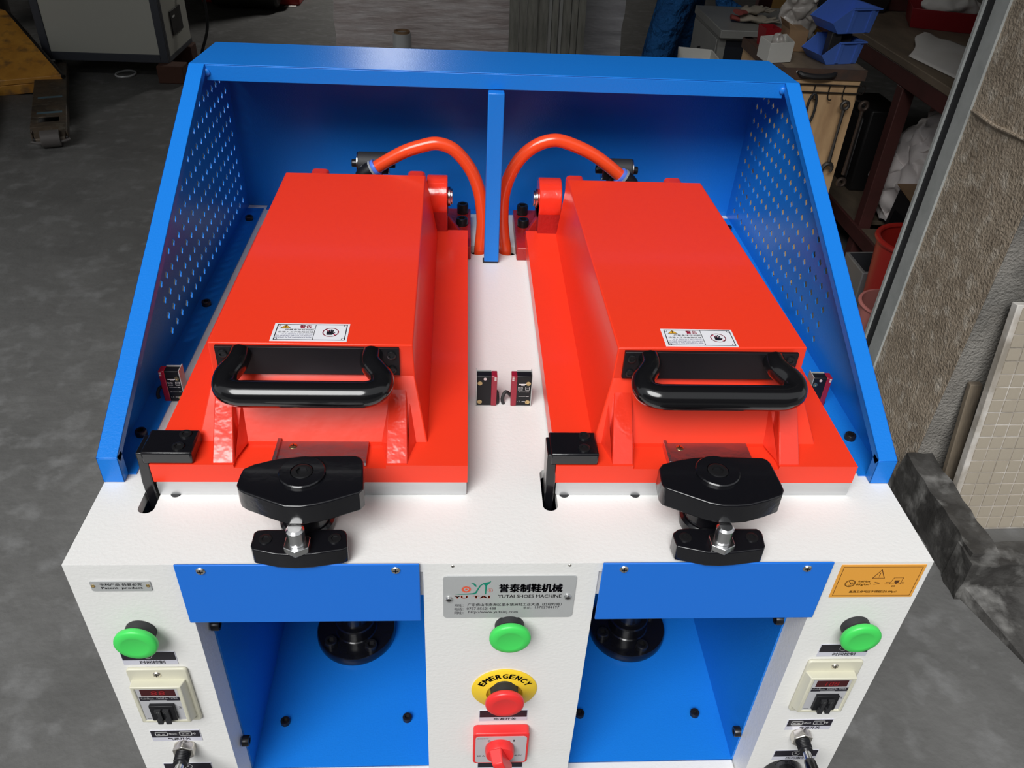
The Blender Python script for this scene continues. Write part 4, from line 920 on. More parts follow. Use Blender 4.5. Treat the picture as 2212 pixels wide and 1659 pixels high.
ux = Vector((1, 0.02, 0)).normalized(); uz = (s1 - s0); HL = uz.length; uz.normalize(); un = ux.cross(uz)
un = -un if un.y > 0 else un
def sl(a, c, d): return s0 + ux * a + uz * c + un * d
SW = 0.335
b = MB(); b.hexa([sl(0, 0, -.022), sl(SW, 0, -.022), sl(SW, 0, 0), sl(0, 0, 0)], [sl(0, HL, -.022), sl(SW, HL, -.022), sl(SW, HL, 0), sl(0, HL, 0)]); b.build('backing', 'grout', SL, bevel=.002)
tp = 0.0335; tile0 = None; rt_ = random.Random(5)
for i in range(9):
    for j in range(18):
        a0, c0_ = .012 + i * tp, .006 + j * tp
        if c0_ + tp > HL: continue
        ctr = sl(a0 + tp / 2, c0_ + tp / 2, 0.0)
        if tile0 is None:
            b = MB(); h_ = tp / 2 - .0016
            q = [(-h_, -h_), (h_, -h_), (h_, h_), (-h_, h_)]
            b.hexa([ctr + ux * x_ + uz * y_ - un * .001 for x_, y_ in q], [ctr + ux * x_ * .97 + uz * y_ * .97 + un * .0022 for x_, y_ in q])
            tile0 = b.build('tile', 'tile', SL); off0 = (ORG[tile0] - Vector((0, 0, T))) - ctr
        else: share(tile0, 'tile', ctr + off0 + un * rt_.uniform(-.0006, .0004), SL)
b = MB(); b.hexa([(1.196, 0.955, FZ), (1.226, 0.955, FZ), (1.226, 0.972, FZ), (1.196, 0.972, FZ)], [(1.194, 1.030, -0.536), (1.226, 1.030, -0.536), (1.226, 1.046, -0.536), (1.194, 1.046, -0.536)])
simple('wood_plank', 'short weathered wooden plank leaning behind the tile slab', 'plank', b, 'plank', .002)

# ---- buckets behind the pillar
def bucket(name, label, cx, cy, r, h, m, rim=.008, taper=.78):
    t = thing(name, label, 'bucket', (cx, cy, FZ))
    b = MB(); b.lathe([(r * taper, 0.001), (r * taper, .004), (r, h - .02), (r, h), (r - .003, h), (r - .004, h - .02), (r * taper - .004, .008), (.001, .008)], (cx, cy, FZ), n=40); b.build('body', m, t)
    b = MB(); b.tube([(cx + (r + .002) * math.cos(2 * PI * i / 32), cy + (r + .002) * math.sin(2 * PI * i / 32), FZ + h - .004) for i in range(32)], rim, 8, closed=True); b.build('rim', m, t)
    return t
q = PZ(1898, 518, -0.50); bucket('bucket', 'bright red plastic bucket with a wide rim behind the shutter rail', q.x + .128, q.y + .0, .118, .40, 'bucketr', .009)
q = PZ(1857, 652, -0.62); bucket('bucket', 'faded pink plastic bucket, smallest of those behind the rail', q.x + .094, q.y - .01, .088, .28, 'bucketp', .005)
q = PZ(1864, 590, -0.70); GB = thing('waste_bin', 'square grey waste bin with a dark inside between two buckets', 'bin', (q.x + .11, q.y + .09, FZ))
b = MB(); x0, y0 = q.x, q.y; o4 = [(x0, y0), (x0 + .16, y0 + .01), (x0 + .16, y0 + .17), (x0, y0 + .16)]
i4 = [(x0 + .012, y0 + .012), (x0 + .148, y0 + .018), (x0 + .148, y0 + .158), (x0 + .012, y0 + .148)]; c4 = (x0 + .08, y0 + .085)
sh = lambda p, k: (c4[0] + (p[0] - c4[0]) * k, c4[1] + (p[1] - c4[1]) * k)
v = [(*sh(p, .8), FZ) for p in o4] + [(*p, -.70) for p in o4] + [(*p, -.70) for p in i4] + [(*sh(p, .8), FZ + .01) for p in i4]
b.add(v, [(3, 2, 1, 0)] + [(i + k * 4, (i + 1) % 4 + k * 4, (i + 1) % 4 + k * 4 + 4, i + k * 4 + 4) for k in range(2) for i in range(4)]); b.build('body', 'bing', GB, bevel=.004, recalc=False)
b = MB(); b.add(v[8:], [(i, (i + 1) % 4, (i + 1) % 4 + 4, i + 4) for i in range(4)] + [(4, 5, 6, 7)]); b.build('inner_skin', 'bingi', GB, recalc=False)  # inner faces, coloured darker than the grey body

# ---- steel bench along the side wall
BN = thing('steel_bench', 'red oxide steel workbench with a grimy wooden top', 'workbench', (1.9, 2.6, FZ))
BX0, BX1, BY0, BY1 = 1.500, 2.30, 1.86, 3.45
b = MB(); b.box(BX0 - .005, BX1, BY0, BY1, -.145, -.118); b.build('bench_top', 'benchw', BN, bevel=.003)
for a in ((BX0, BX0 + .05, BY0, BY1), (BX1 - .05, BX1, BY0, BY1), (BX0 + .05, BX1 - .05, BY0, BY0 + .05), (BX0 + .05, BX1 - .05, BY1 - .05, BY1)):
    b = MB(); b.box(a[0], a[1], a[2], a[3], -.205, -.1455); b.build('apron_beam', 'oxide', BN, bevel=.003)
for lx in (BX0 + .002, BX1 - .052):
    for ly in (1.90, 2.36, 3.38):
        b = MB(); b.box(lx, lx + .05, ly, ly + .05, FZ, -.2055); b.build('leg', 'oxide', BN, bevel=.003)
b = MB(); b.box(BX0 - .012, BX0, 1.90, 3.43, -.79, -.735); b.build('shelf_beam', 'oxide', BN, bevel=.002)
b = MB(); b.box(BX0, BX1 - .06, 1.96, 2.35, -.76, -.742); b.box(BX0, BX1 - .06, 2.42, 3.37, -.76, -.742); b.build('shelf_board', 'benchw', BN, bevel=.002)
# under the bench
b = MB(); b.hexa([(1.53, 2.07, -.742), (1.78, 2.07, -.742), (1.78, 2.25, -.742), (1.53, 2.25, -.742)], [(1.545, 2.09, -.53), (1.78, 2.09, -.53), (1.78, 2.24, -.53), (1.545, 2.24, -.53)])
bb = thing('black_case', 'dusty black case standing on the bench shelf', 'case', (1.65, 2.23, -.742)); b.build('shell', 'btray', bb, bevel=.006)
b = MB(); b.hexa([(1.5265, 2.09, -.70), (1.531, 2.09, -.70), (1.531, 2.22, -.70), (1.5265, 2.22, -.70)], [(1.5355, 2.10, -.60), (1.540, 2.10, -.60), (1.540, 2.21, -.60), (1.5355, 2.21, -.60)]); b.build('front_panel', 'blackm', bb, bevel=.002)
b = MB(); b.hexa([(1.52, 2.06, -.528), (1.70, 2.06, -.528), (1.70, 2.27, -.528), (1.55, 2.27, -.528)], [(1.52, 2.06, -.523), (1.70, 2.06, -.523), (1.70, 2.27, -.523), (1.55, 2.27, -.523)]); simple('cardboard_flap', 'loose brown cardboard sheet lying on the black case', 'cardboard', b, 'cardb')
b = MB(); b.lathe([(.028, 0), (.034, .002), (.040, .055), (.042, .058), (.038, .058), (.032, .006), (.001, .006)], (1.615, 2.09, -.5225)); simple('white_cup', 'small white plastic cup on the cardboard sheet', 'cup', b, 'boxw')
# crumpled cloth: displaced sheet draped over the case
def crumple(name, label, cat, m, base, nu, nv, amp, seed, sub=1, group=None, fq=1.0):
    from mathutils import noise
    V = []; F = []
    for i in range(nu + 1):
        for j in range(nv + 1):
            u, v = i / nu, j / nv; p = Vector(base(u, v)); pp_ = p; p = p * fq; s = seed * 3.1
            n1 = noise.noise((p * 9) + Vector((s, 0, 0))); n2 = noise.noise((p * 21) + Vector((0, s, 0))); n3 = noise.noise((p * 14) + Vector((0, 0, s)))
            rg = 1 - abs(noise.noise(p * 13 + Vector((s, s, 0)))) * 2
            V.append(pp_ + Vector((n1, n2, n3 * .6 + rg * .5)) * amp)
    for i in range(nu):
        for j in range(nv): a = i * (nv + 1) + j; F.append((a, a + 1, a + nv + 2, a + nv + 1))
    b = MB(); b.add(V, F); o = b.build(name, m, recalc=True, ang=80)
    sd = o.modifiers.new('thick', 'SOLIDIFY'); sd.thickness = .003; sd.offset = 0
    if sub: ss = o.modifiers.new('sub', 'SUBSURF'); ss.levels = sub; ss.render_levels = sub
    return tag(o, label, cat, group)
def bagf(u, v):                                            # closed sack shape, bulging, sagging to its left foot
    a = 2 * PI * u; h = v
    r = (.170 * math.sin(PI * min(1, .18 + .80 * h)) ** .6) * (1 - .25 * h) + .02
    cx = 1.69 + .05 * (h ** 1.3); cy = 2.47 - .10 * h
    return (cx + r * math.cos(a) * .75, cy + r * math.sin(a) * 1.05, -.728 + .44 * h)
crumple('cloth_sack', 'pale crumpled cloth sack stuffed under the bench top', 'sack', 'cloth', bagf, 70, 46, .040, 2, fq=1.7)
b = MB(); b.box(1.98, 2.14, 2.2, 2.6, -.742, -.36); simple('speaker_box', 'dark box at the back of the bench shelf beside the sack', 'box', b, 'darkmet', .006)
b = MB(); b.box(1.60, 1.74, 2.72, 2.98, -.742, -.40); b.box(1.585, 1.60, 2.76, 2.95, -.70, -.44); simple('tool_case', 'black tool case deep under the bench by the plywood cabinet', 'case', b, 'btray', .008)
b = MB(); b.hexa([(1.62, 2.40, -.240), (1.74, 2.32, -.240), (1.76, 2.35, -.240), (1.64, 2.43, -.240)], [(1.62, 2.40, -.215), (1.74, 2.32, -.215), (1.76, 2.35, -.215), (1.64, 2.43, -.215)])
# on the bench
def paperf(u, v):
    P0, P1, P2, P3 = [PZ(a, c, -.1165) for a, c in ((1962, 122), (2078, 178), (2108, 108), (1992, 70))]
    p = (P0 * (1 - u) + P1 * u) * (1 - v) + (P3 * (1 - u) + P2 * u) * v
    p.z = -.1155 + .020 * math.sin(PI * v) * (1 - .5 * u) + .004 * math.sin(u * 14) * v * (1 - u) ; p.x += .010 * math.sin(v * 9) * (1 - u) ** 3
    return p
V = []; F = []; nu, nv = 20, 14
for i in range(nu + 1):
    for j in range(nv + 1): V.append(paperf(i / nu, j / nv))
for i in range(nu):
    for j in range(nv): a = i * (nv + 1) + j; F.append((a, a + 1, a + nv + 2, a + nv + 1))
b = MB(); b.add(V, F); o_ = b.build('paper_sheet', 'paper', ang=80); sd = o_.modifiers.new('thick', 'SOLIDIFY'); sd.thickness = .0012; sd.offset = 1; tag(o_, 'torn white paper sheet curling on the bench top', 'paper')

def open_box(b, o4, z0, z1, t, k=1.0, lip=0):
    cx = sum(p[0] for p in o4) / 4; cy = sum(p[1] for p in o4) / 4
    sc_ = lambda p, s: (cx + (p[0] - cx) * s, cy + (p[1] - cy) * s)
    w = max((Vector(o4[1]) - Vector(o4[0])).length, .01); ti = 1 - 2 * t / w
    v = [(*sc_(p, k), z0) for p in o4] + [(*p, z1) for p in o4] + [(*sc_(p, ti), z1) for p in o4] + [(*sc_(p, k * ti), z0 + t) for p in o4]
    b.add(v, [(3, 2, 1, 0)] + [(i + n * 4, (i + 1) % 4 + n * 4, (i + 1) % 4 + n * 4 + 4, i + n * 4 + 4) for n in range(3) for i in range(4)] + [(12, 13, 14, 15)])
    return b
def quad(cx, cy, w, d, a): 
    c, s = math.cos(a), math.sin(a)
    return [(cx + x * c - y * s, cy + x * s + y * c) for x, y in ((-w / 2, -d / 2), (w / 2, -d / 2), (w / 2, d / 2), (-w / 2, d / 2))]
b = MB(); open_box(b, quad(1.905, 2.95, .30, .22, -.35), -.1175, -.045, .004, .93); simple('red_tray', 'dark red plastic tray holding a paper bag on the bench', 'tray', b, 'tray', .002, recalc=False)
crumple('paper_bag', 'crumpled tan paper bag slumped in the red tray', 'bag', 'paper', lambda u, v: (1.905 + (.115 * math.cos(2 * PI * u)) * math.sin(PI * (.15 + .8 * v)), 2.95 + (.075 * math.sin(2 * PI * u)) * math.sin(PI * (.15 + .8 * v)), -.105 + .13 * v), 30, 16, .022, 4, fq=2.2)
b = MB(); b.box(2.03, 2.09, 2.78, 2.83, -.1175, .02); b.m = 1; b.poly2([(.012, .09), (.05, .09), (.05, .11), (.012, .11)], (2.03, 2.7794, -.1175), XD, ZD); simple('red_carton', 'upright bright red carton beside the red tray', 'carton', b, ['tray', 'whiteink'], recalc=False)
b = MB(); open_box(b, quad(1.545 + .06, 3.23, .28, .20, .05), -.1175, -.03, .004, .9); simple('black_tray', 'black plastic tray behind the stacked blue bins', 'tray', b, 'btray', .002, recalc=False)
b = MB(); b.box(1.78, 2.10, 3.20, 3.42, -.1175, -.02); simple('red_case', 'dull red metal case at the far end of the bench', 'case', b, 'oxide', .004)

# stackable picking bins
def picking_bin(label, cx, cy, z, w, d, h, a, m='bin', group=None):
    t = thing('picking_bin', label, 'bin', (cx, cy, z), group)
    c, s = math.cos(a), math.sin(a)
    R = lambda x, y, zz: (cx + x * c - y * s, cy + x * s + y * c, z + zz)
    hw, hd = w / 2, d / 2; k = .86; fx = -hd                          # mouth towards -x' (local -y)
    prof = [(-hd * .62, 0), (hd * .9, 0), (hd, h), (-hd * .25, h), (-hd, h * .42)]   # side profile (y, z)
    b = MB(); v = []; tk = .003
    for sx, kk in ((-1, 1), (1, 1)):
        for y, zz in prof: v.append(R(sx * hw * (k + (1 - k) * zz / h), y, zz))
    for sx in (-1, 1):
        for y, zz in prof: v.append(R(sx * (hw * (k + (1 - k) * zz / h) - tk), y * .975, max(zz, tk)))
    n = 5; f = []
    f += [[0, 1, 2, 3, 4], [9, 8, 7, 6, 5]]                           # outer sides
    f += [[10, 14, 13, 12, 11], [15, 16, 17, 18, 19]]                 # inner sides
    f += [[0, 5, 6, 1], [1, 6, 7, 2], [0, 4, 9, 5]]                   # bottom, back, lower front (outer)
    f += [[10, 11, 16, 15], [11, 12, 17, 16], [10, 15, 19, 14]]
    for i, j in ((2, 3), (3, 4)): f += [[i, i + 10, j + 10, j], [i + 5, j + 5, j + 15, i + 15]]
    f += [[2, 7, 17, 12], [4, 14, 19, 9]]
    b.add(v, f); b.build('shell', m, t, recalc=True)
    b = MB()                                                          # rolled rim and side ribs
    for sx in (-1, 1):
        x_ = sx * (hw + .002); b.hexa([R(x_ - .005, -hd * .25, h - .004), R(x_ + .005, -hd * .25, h - .004), R(x_ + .005, hd + .006, h - .004), R(x_ - .005, hd + .006, h - .004)], [R(x_ - .005, -hd * .25, h), R(x_ + .005, -hd * .25, h), R(x_ + .005, hd + .006, h), R(x_ - .005, hd + .006, h)])
        for yy in (-hd * .22, hd * .62): xb, xt = sx * hw * k, sx * hw; b.hexa([R(xb - .003, yy, .004), R(xb + .004, yy, .004), R(xb + .004, yy + .012, .004), R(xb - .003, yy + .012, .004)], [R(xt - .003, yy, h - .004), R(xt + .004, yy, h - .004), R(xt + .004, yy + .012, h - .004), R(xt - .003, yy + .012, h - .004)])
    b.hexa([R(-hw, hd - .002, h - .004), R(hw, hd - .002, h - .004), R(hw, hd + .006, h - .004), R(-hw, hd + .006, h - .004)], [R(-hw, hd - .002, h), R(hw, hd - .002, h), R(hw, hd + .006, h), R(-hw, hd + .006, h)])
    b.build('rim', m, t)
    return t

# ---- plywood cabinet with hanging tools
WC = thing('plywood_cabinet', 'plywood tool cabinet with a rusty steel edge and wire tool rack', 'cabinet', (1.105, 2.37, FZ))
CX0, CX1, CY0, CY1, CZ = 0.965, 1.256, 2.180, 2.560, -0.100
b = MB(); b.box(CX0, CX1, CY0 + .004, CY1, FZ, CZ - .012); b.build('carcass', 'ply', WC)
b = MB(); b.box(CX0 + .004, CX1 - .004, CY0 - .008, CY0 + .0038, FZ + .04, CZ - .034); b.build('front_panel', 'ply', WC, bevel=.0015)
b = MB(); b.box(CX0 - .004, CX1 + .004, CY0 - .010, CY1 + .004, CZ - .012, CZ - .001); b.build('top_board', 'benchw', WC)
for a in ((CX0 - .006, CX1 + .006, CY0 - .014, CY0 - .010, CZ - .034, CZ), (CX0 - .008, CX0 - .004, CY0 - .010, CY1 + .004, CZ - .034, CZ), (CX0 - .004, CX0 + .024, CY0 - .010, CY1, CZ - .001, CZ + .001), (CX0 - .004, CX1 + .004, CY1 - .022, CY1 + .004, CZ - .001, CZ + .001)):
    b = MB(); b.box(*a); b.build('angle_edge', 'rust', WC)
b = MB(); b.tube([(1.035, CY0 - .015, CZ - .012), (1.05, CY0 - .024, CZ - .018), (1.10, CY0 - .027, CZ - .022), (1.145, CY0 - .024, CZ - .017), (1.155, CY0 - .015, CZ - .012)], [.007, .009, .010, .009, .006], 8, 3); b.build('drawer_pull', 'btray', WC)
for x_ in (1.030, 1.158): cross_screw('screw', (x_, CY0 - .0145, CZ - .012), (0, -1, 0), .005, 'steel', WC)
yw = CY0 - .016
b = MB(); b.tube([(CX0 + .01, yw, -.148), (CX1 + .004, yw, -.150)], .0024, 6); b.tube([(CX0 + .01, yw, -.172), (CX1 + .004, yw, -.175)], .0024, 6)
for x_ in (1.00, 1.05, 1.10, 1.15, 1.20, 1.247):
    b.tube([(x_, yw, -.148), (x_, yw, -.185), (x_ + .004, yw - .006, -.196), (x_ + .008, yw - .014, -.192)], .0022, 6, 2)
b.tube([(CX1 + .004 + .012 * math.cos(i * PI / 8), yw + .003 * math.sin(i), -.162 + .015 * math.sin(i * PI / 8)) for i in range(16)], .0018, 6, closed=True)
b.build('wire_rack', 'wire', WC)
def wrench(label, x, y, z0, z1, m, w, open_end=True, ring2=False):
    t = thing('hanging_wrench', label, 'wrench', (x, y, z1))
    b = MB(); b.tube([(x, y, z0 - w), (x, y - .001, z0 - w * 2.2), (x, y, (z0 + z1) / 2), (x, y, z1 + w * 1.6)], [w * .42, w * .34, w * .30, w * .45], 8, 3); b.build('shank', m, t)
    b = MB(); b.tube([(x + w * .72 * math.cos(2 * PI * i / 16), y - .002, z0 + w * .72 * math.sin(2 * PI * i / 16)) for i in range(16)], w * .36, 8, closed=True); b.build('ring_end', m, t)
    b = MB()
    if ring2: b.tube([(x + w * .72 * math.cos(2 * PI * i / 16), y - .002, z1 + w * .72 * math.sin(2 * PI * i / 16)) for i in range(16)], w * .36, 8, closed=True)
    else: b.tube([(x - w * .9, y, z1 - w * .9), (x - w * 1.0, y, z1 + w * .2), (x - w * .4, y, z1 + w * 1.0), (x + w * .4, y, z1 + w * 1.0), (x + w * 1.0, y, z1 + w * .2), (x + w * .8, y, z1 - w * .7)], [w * .28, w * .42, w * .5, w * .5, w * .42, w * .28], 8, 3)
    b.build('ring_end' if ring2 else 'open_jaw', m, t)
wrench('grey combination wrench hanging flat against the plywood front', 1.207, CY0 - .036, -.207, -.425, 'wrench', .0165)
wrench('brown ring spanner hanging off the corner of the plywood front', 1.268, CY0 - .042, -.205, -.470, 'wrench2', .0175, ring2=True)
b = MB(); b.tube([(1.10 + .014 * math.cos(a_), CY0 - .026, -.225 + .05 * math.sin(a_)) for a_ in [i * 2 * PI / 18 for i in range(18)]], .0045, 8, closed=True); simple('rubber_loop', 'black rubber loop hanging from the wire rack', 'loop', b, 'rubber')

picking_bin('blue picking bin resting on the plywood cabinet, lower of two', 1.172, 2.285, -.1, .130, .150, .072, -PI / 2 + .25, group='stacked picking bins')
picking_bin('blue picking bin stacked on top of another, upper of two', 1.190, 2.300, -.006, .140, .160, .078, -PI / 2 + .25, group='stacked picking bins')
b = MB()                                                                # posts of loose packs carrying the upper bin
for x_, y_, c_ in ((1.165, 2.268, 'btray'), (1.212, 2.300, 'btray')): b.hexa([(x_ - .02, y_ - .02, -.094), (x_ + .02, y_ - .02, -.094), (x_ + .02, y_ + .02, -.094), (x_ - .02, y_ + .02, -.094)], [(x_ - .018, y_ - .02, -.0065), (x_ + .018, y_ - .02, -.0065), (x_ + .018, y_ + .02, -.0065), (x_ - .018, y_ + .02, -.0065)])
simple('parts_packs', 'dark parts packs standing in the lower blue bin', 'packs', b, 'btray', .003)
b = MB(); open_box(b, [tuple(PZ(u, v, CZ)[:2]) for u, v in ((1656, 138), (1707, 135), (1690, 116), (1634, 121))], -.0985, -.036, .002, 1.0); simple('white_box', 'small open white cardboard box on the plywood cabinet', 'box', b, 'boxw', .0006, recalc=False)
q4 = [PZ(u, v, CZ) for u, v in ((1656, 138), (1707, 135), (1690, 116), (1634, 121))]; qc = sum(q4, Vector()) / 4
crumple('plastic_bag', 'small clear plastic bag bunched inside the white box', 'bag', 'polybag', lambda u, v: (qc.x + .022 * math.cos(2 * PI * u) * math.sin(PI * (.1 + .85 * v)), qc.y + .018 * math.sin(2 * PI * u) * math.sin(PI * (.1 + .85 * v)), -.092 + .072 * v), 24, 12, .010, 5, fq=5.0)
b = MB(); b.box(1.052, 1.118, 2.372, 2.46, -.0985, -.030); b.hexa([(1.052, 2.372, -.030), (1.085, 2.372, -.030), (1.085, 2.46, -.030), (1.052, 2.46, -.030)], [(1.040, 2.368, -.006), (1.042, 2.368, -.006), (1.042, 2.46, -.006), (1.040, 2.46, -.006)]); simple('brown_carton', 'small brown carton with its flap up behind the white box', 'carton', b, 'cardb')
b = MB(); open_box(b, quad(1.005, 2.44, .055, .07, .1), -.0985, -.035, .003, .85); simple('red_tub', 'small dark red tub behind the white box', 'tub', b, 'tray', recalc=False)
crumple('plastic_bag', 'tall dusty plastic bag standing behind the brown carton', 'bag', 'polybag', lambda u, v: (1.125 + .062 * math.cos(2 * PI * u) * math.sin(PI * (.25 + .6 * v)), 2.515 + .03 * math.sin(2 * PI * u), -.094 + .17 * v), 34, 20, .026, 6, fq=3.2)
picking_bin('blue picking bin full of screws beside the curling paper', 2.03, 2.66, -.1175, .17, .20, .075, -PI / 2)
rs = random.Random(9); scr0 = None
for i in range(14):
    x_, y_ = 1.955 + rs.uniform(-.03, .05), 2.655 + rs.uniform(-.05, .05); z_ = -.083 + rs.uniform(0, .012); a_ = rs.uniform(0, PI)
    if scr0 is None:
        b = MB(); b.cyl((0, 0, 0), (.022, 0, .004), .0022, n=6); b.lathe([(.0045, 0), (.0045, .003), (.001, .004)], (0, 0, 0), (-1, 0, -.2), 8); scr0 = b.build('loose_screw', 'steel'); so_ = ORG[scr0] - Vector((0, 0, T)); tag(scr0, 'bright loose screw lying in the blue bin', 'screw', 'loose screws in the blue bin')
        scr0.location = Vector((x_, y_, z_ + T)); scr0.rotation_euler.z = a_
    else:
        c = scr0.copy(); COL.objects.link(c); c.location = Vector((x_, y_, z_ + T)); c.rotation_euler = (rs.uniform(-.4, .4), rs.uniform(-.5, .5), a_)

# ---- grey drawer cabinet with gloves
DC = thing('drawer_cabinet', 'grey steel drawer cabinet behind the plywood cabinet', 'cabinet', (1.1, 3.1, FZ))
DX0, DX1, DY0, DY1, DZ = .975, 1.34, 2.885, 3.33, -.150
b = MB(); b.box(DX0, DX1, DY0 + .03, DY1, FZ, DZ - .032); b.build('body', 'greycab', DC)
b = MB(); b.box(DX0 - .006, DX1 + .01, DY0, DY1 + .01, DZ - .032, DZ); b.build('top_sheet', 'greycab', DC, bevel=.003)
b = MB(); b.box(DX0 + .03, DX1, DY0 + .028, DY0 + .0298, FZ + .05, DZ - .045); b.build('opening_shade', 'shadowbl', DC)  # black sheet standing in for the shade inside the open front
for k_ in range(3):
    z1 = DZ - .045 - k_ * .235; b = MB(); b.box(DX0 - .005, DX0 - .0005, DY0 + .045, DY1 - .01, z1 - .225, z1); dr = b.build('drawer', 'greycab', DC, bevel=.002)
    b = MB(); b.tube([(DX0 - .006, DY0 + .19, z1 - .085), (DX0 - .020, DY0 + .20, z1 - .088), (DX0 - .020, DY0 + .26, z1 - .088), (DX0 - .006, DY0 + .27, z1 - .085)], .004, 6, 3); b.build('handle', 'blackm', dr)
def glove(label, cx, cy, z, a, m):
    t = thing('work_glove', label, 'glove', (cx, cy, z)); c, s = math.cos(a), math.sin(a)
    R = lambda x, y, zz: (cx + x * c - y * s, cy + x * s + y * c, z + zz)
    b = MB(); b.tube([R(-.05, 0, .013), R(-.02, 0, .016), R(.03, 0, .015), R(.05, 0, .012)], [.024, .032, .036, .030], 12, 3)
    for y, L in ((-.030, .055), (-.010, .072), (.010, .070), (.030, .058)): b.tube([R(.035, y, .013), R(.06, y * 1.15, .014), R(.045 + L, y * 1.3, .010)], [.0105, .0105, .008], 8, 3)
    b.tube([R(-.015, .025, .014), R(.012, .058, .014), R(.040, .066, .010)], [.012, .011, .008], 8, 3)
    for i in range(len(b.v)): b.v[i].z = z + (b.v[i].z - z) * .36 + .006 + .004 * math.sin(b.v[i].x * 90 + b.v[i].y * 40)
    b.build('glove_body', m, t, ang=80)
    b = MB(); b.tube([R(-.085, 0, .012), R(-.05, 0, .013)], [.028, .025], 12)
    for i in range(len(b.v)): b.v[i].z = z + (b.v[i].z - z) * .36 + .006 + .004 * math.sin(b.v[i].x * 90 + b.v[i].y * 40)
    b.build('cuff', 'cuff', t)
glove('cream cotton work glove lying on top of the glove pile', 1.135, 3.06, DZ + .030, .55, 'glovew')
glove('worn cream work glove lying flat on the drawer cabinet', 1.13, 3.03, DZ + .005, -.15, 'glovew')
# white tray on a crate
qa = [PY(1468, 130, 2.62), PY(1512, 110, 2.86), PY(1566, 128, 2.62)]; zc = qa[1].z + .012
b = MB(); open_box(b, [(qa[0].x, 2.62), (qa[2].x, 2.60), (qa[2].x + .01, 2.84), (qa[0].x + .05, 2.87)], zc - .09, zc, .005, .92); simple('foam_tray', 'white open tray on a crate beside the drawer cabinet', 'tray', b, 'boxw', .002, recalc=False)
b = MB(); b.box(qa[0].x + .04, qa[2].x - .02, 2.63, 2.82, FZ, zc - .0905); simple('wooden_crate', 'plain wooden crate under the white open tray', 'crate', b, 'plank', .004)
# ochre cabinet behind the bags
q0, q1 = PY(1697, 40, 4.55), PY(1812, 40, 4.55)
YC = thing('ochre_cabinet', 'ochre yellow cabinet standing behind the plastic bags', 'cabinet', ((q0.x + q1.x) / 2, 4.75, FZ))
b = MB(); b.box(q0.x - .02, q1.x - .06, 4.55, 4.95, FZ, .35); b.build('body', 'yellowp', YC, bevel=.004)
b = MB(); b.box(q1.x - .0595, q1.x - .02, 4.53, 4.57, FZ, .35); b.build('edge_post', 'greycab', YC)
b = MB(); b.box(1.64, 1.72, 4.50, 4.56, FZ, .4); simple('steel_post', 'red oxide steel post beside the ochre cabinet', 'post', b, 'oxide', .003)

# ---- worker in blue overalls bending behind the guard
WK = thing('person', 'person in blue work overalls bending towards the grey drawer cabinet', 'person', (1.02, 4.05, FZ))
sk = [((1.115, 4.06, -.02), .150), ((1.27, 4.05, .14), .150), ((1.44, 4.02, .26), .155), ((1.53, 4.00, .31), .075), ((1.60, 3.99, .34), .060),       # pelvis .. neck
      ((1.06, 4.00, -.16), .105), ((.972, 3.97, -.50), .088), ((.925, 3.96, -.86), .066),                                                           # near leg
      ((1.14, 4.16, -.16), .105), ((1.17, 4.26, -.50), .086), ((1.13, 4.32, -.86), .064),                                                           # far leg
      ((1.44, 3.86, .22), .070), ((1.27, 3.82, -.06), .055), ((1.215, 3.80, -.225), .050), ((1.33, 3.77, -.285), .043), ((1.385, 3.76, -.31), .036),    # near arm
      ((1.45, 4.18, .22), .070), ((1.42, 4.32, .06), .055), ((1.33, 4.28, .00), .042)]                                                              # far arm
ed = [(0, 1), (1, 2), (2, 3), (3, 4), (0, 5), (5, 6), (6, 7), (0, 8), (8, 9), (9, 10), (2, 11), (11, 12), (12, 13), (13, 14), (14, 15), (2, 16), (16, 17), (17, 18)]
me = bpy.data.meshes.new('overalls'); org = Vector((1.02, 4.05, FZ)); me.from_pydata([tuple(Vector(p) - org) for p, r in sk], ed, [])
ob = bpy.data.objects.new('overalls', me); place(ob, org, WK)
md = ob.modifiers.new('skin', 'SKIN'); md.use_smooth_shade = True
for i, (p, r) in enumerate(sk): me.skin_vertices[0].data[i].radius = (r, r); me.skin_vertices[0].data[i].use_root = (i == 0)
ss = ob.modifiers.new('sub', 'SUBSURF'); ss.levels = 2; ss.render_levels = 2
bpy.context.view_layer.update(); dg = bpy.context.evaluated_depsgraph_get(); me2 = bpy.data.meshes.new_from_object(ob.evaluated_get(dg)); ob.modifiers.clear(); ob.data = me2; me2.materials.clear(); me2.materials.append(M['overall'])
b = MB(); b.lathe([(.02, -.11), (.055, -.095), (.072, -.05), (.080, .0), (.082, .05), (.070, .09), (.04, .115), (.001, .122)], (1.69, 3.97, .36), (.75, -.1, .45), 24, (1, .85)); b.add([(1.745, 3.955, .33), (1.775, 3.95, .325), (1.755, 3.985, .33), (1.765, 3.955, .365)], [(0, 1, 2), (0, 3, 1), (1, 3, 2), (0, 2, 3)]); b.build('head', 'skin', WK, ang=80)
b = MB(); b.lathe([(.078, .0), (.088, .03), (.086, .07), (.066, .105), (.03, .13), (.001, .134)], (1.683, 3.972, .365), (.75, -.1, .45), 24, (1, .9)); b.build('hair', 'hair', WK, ang=80)
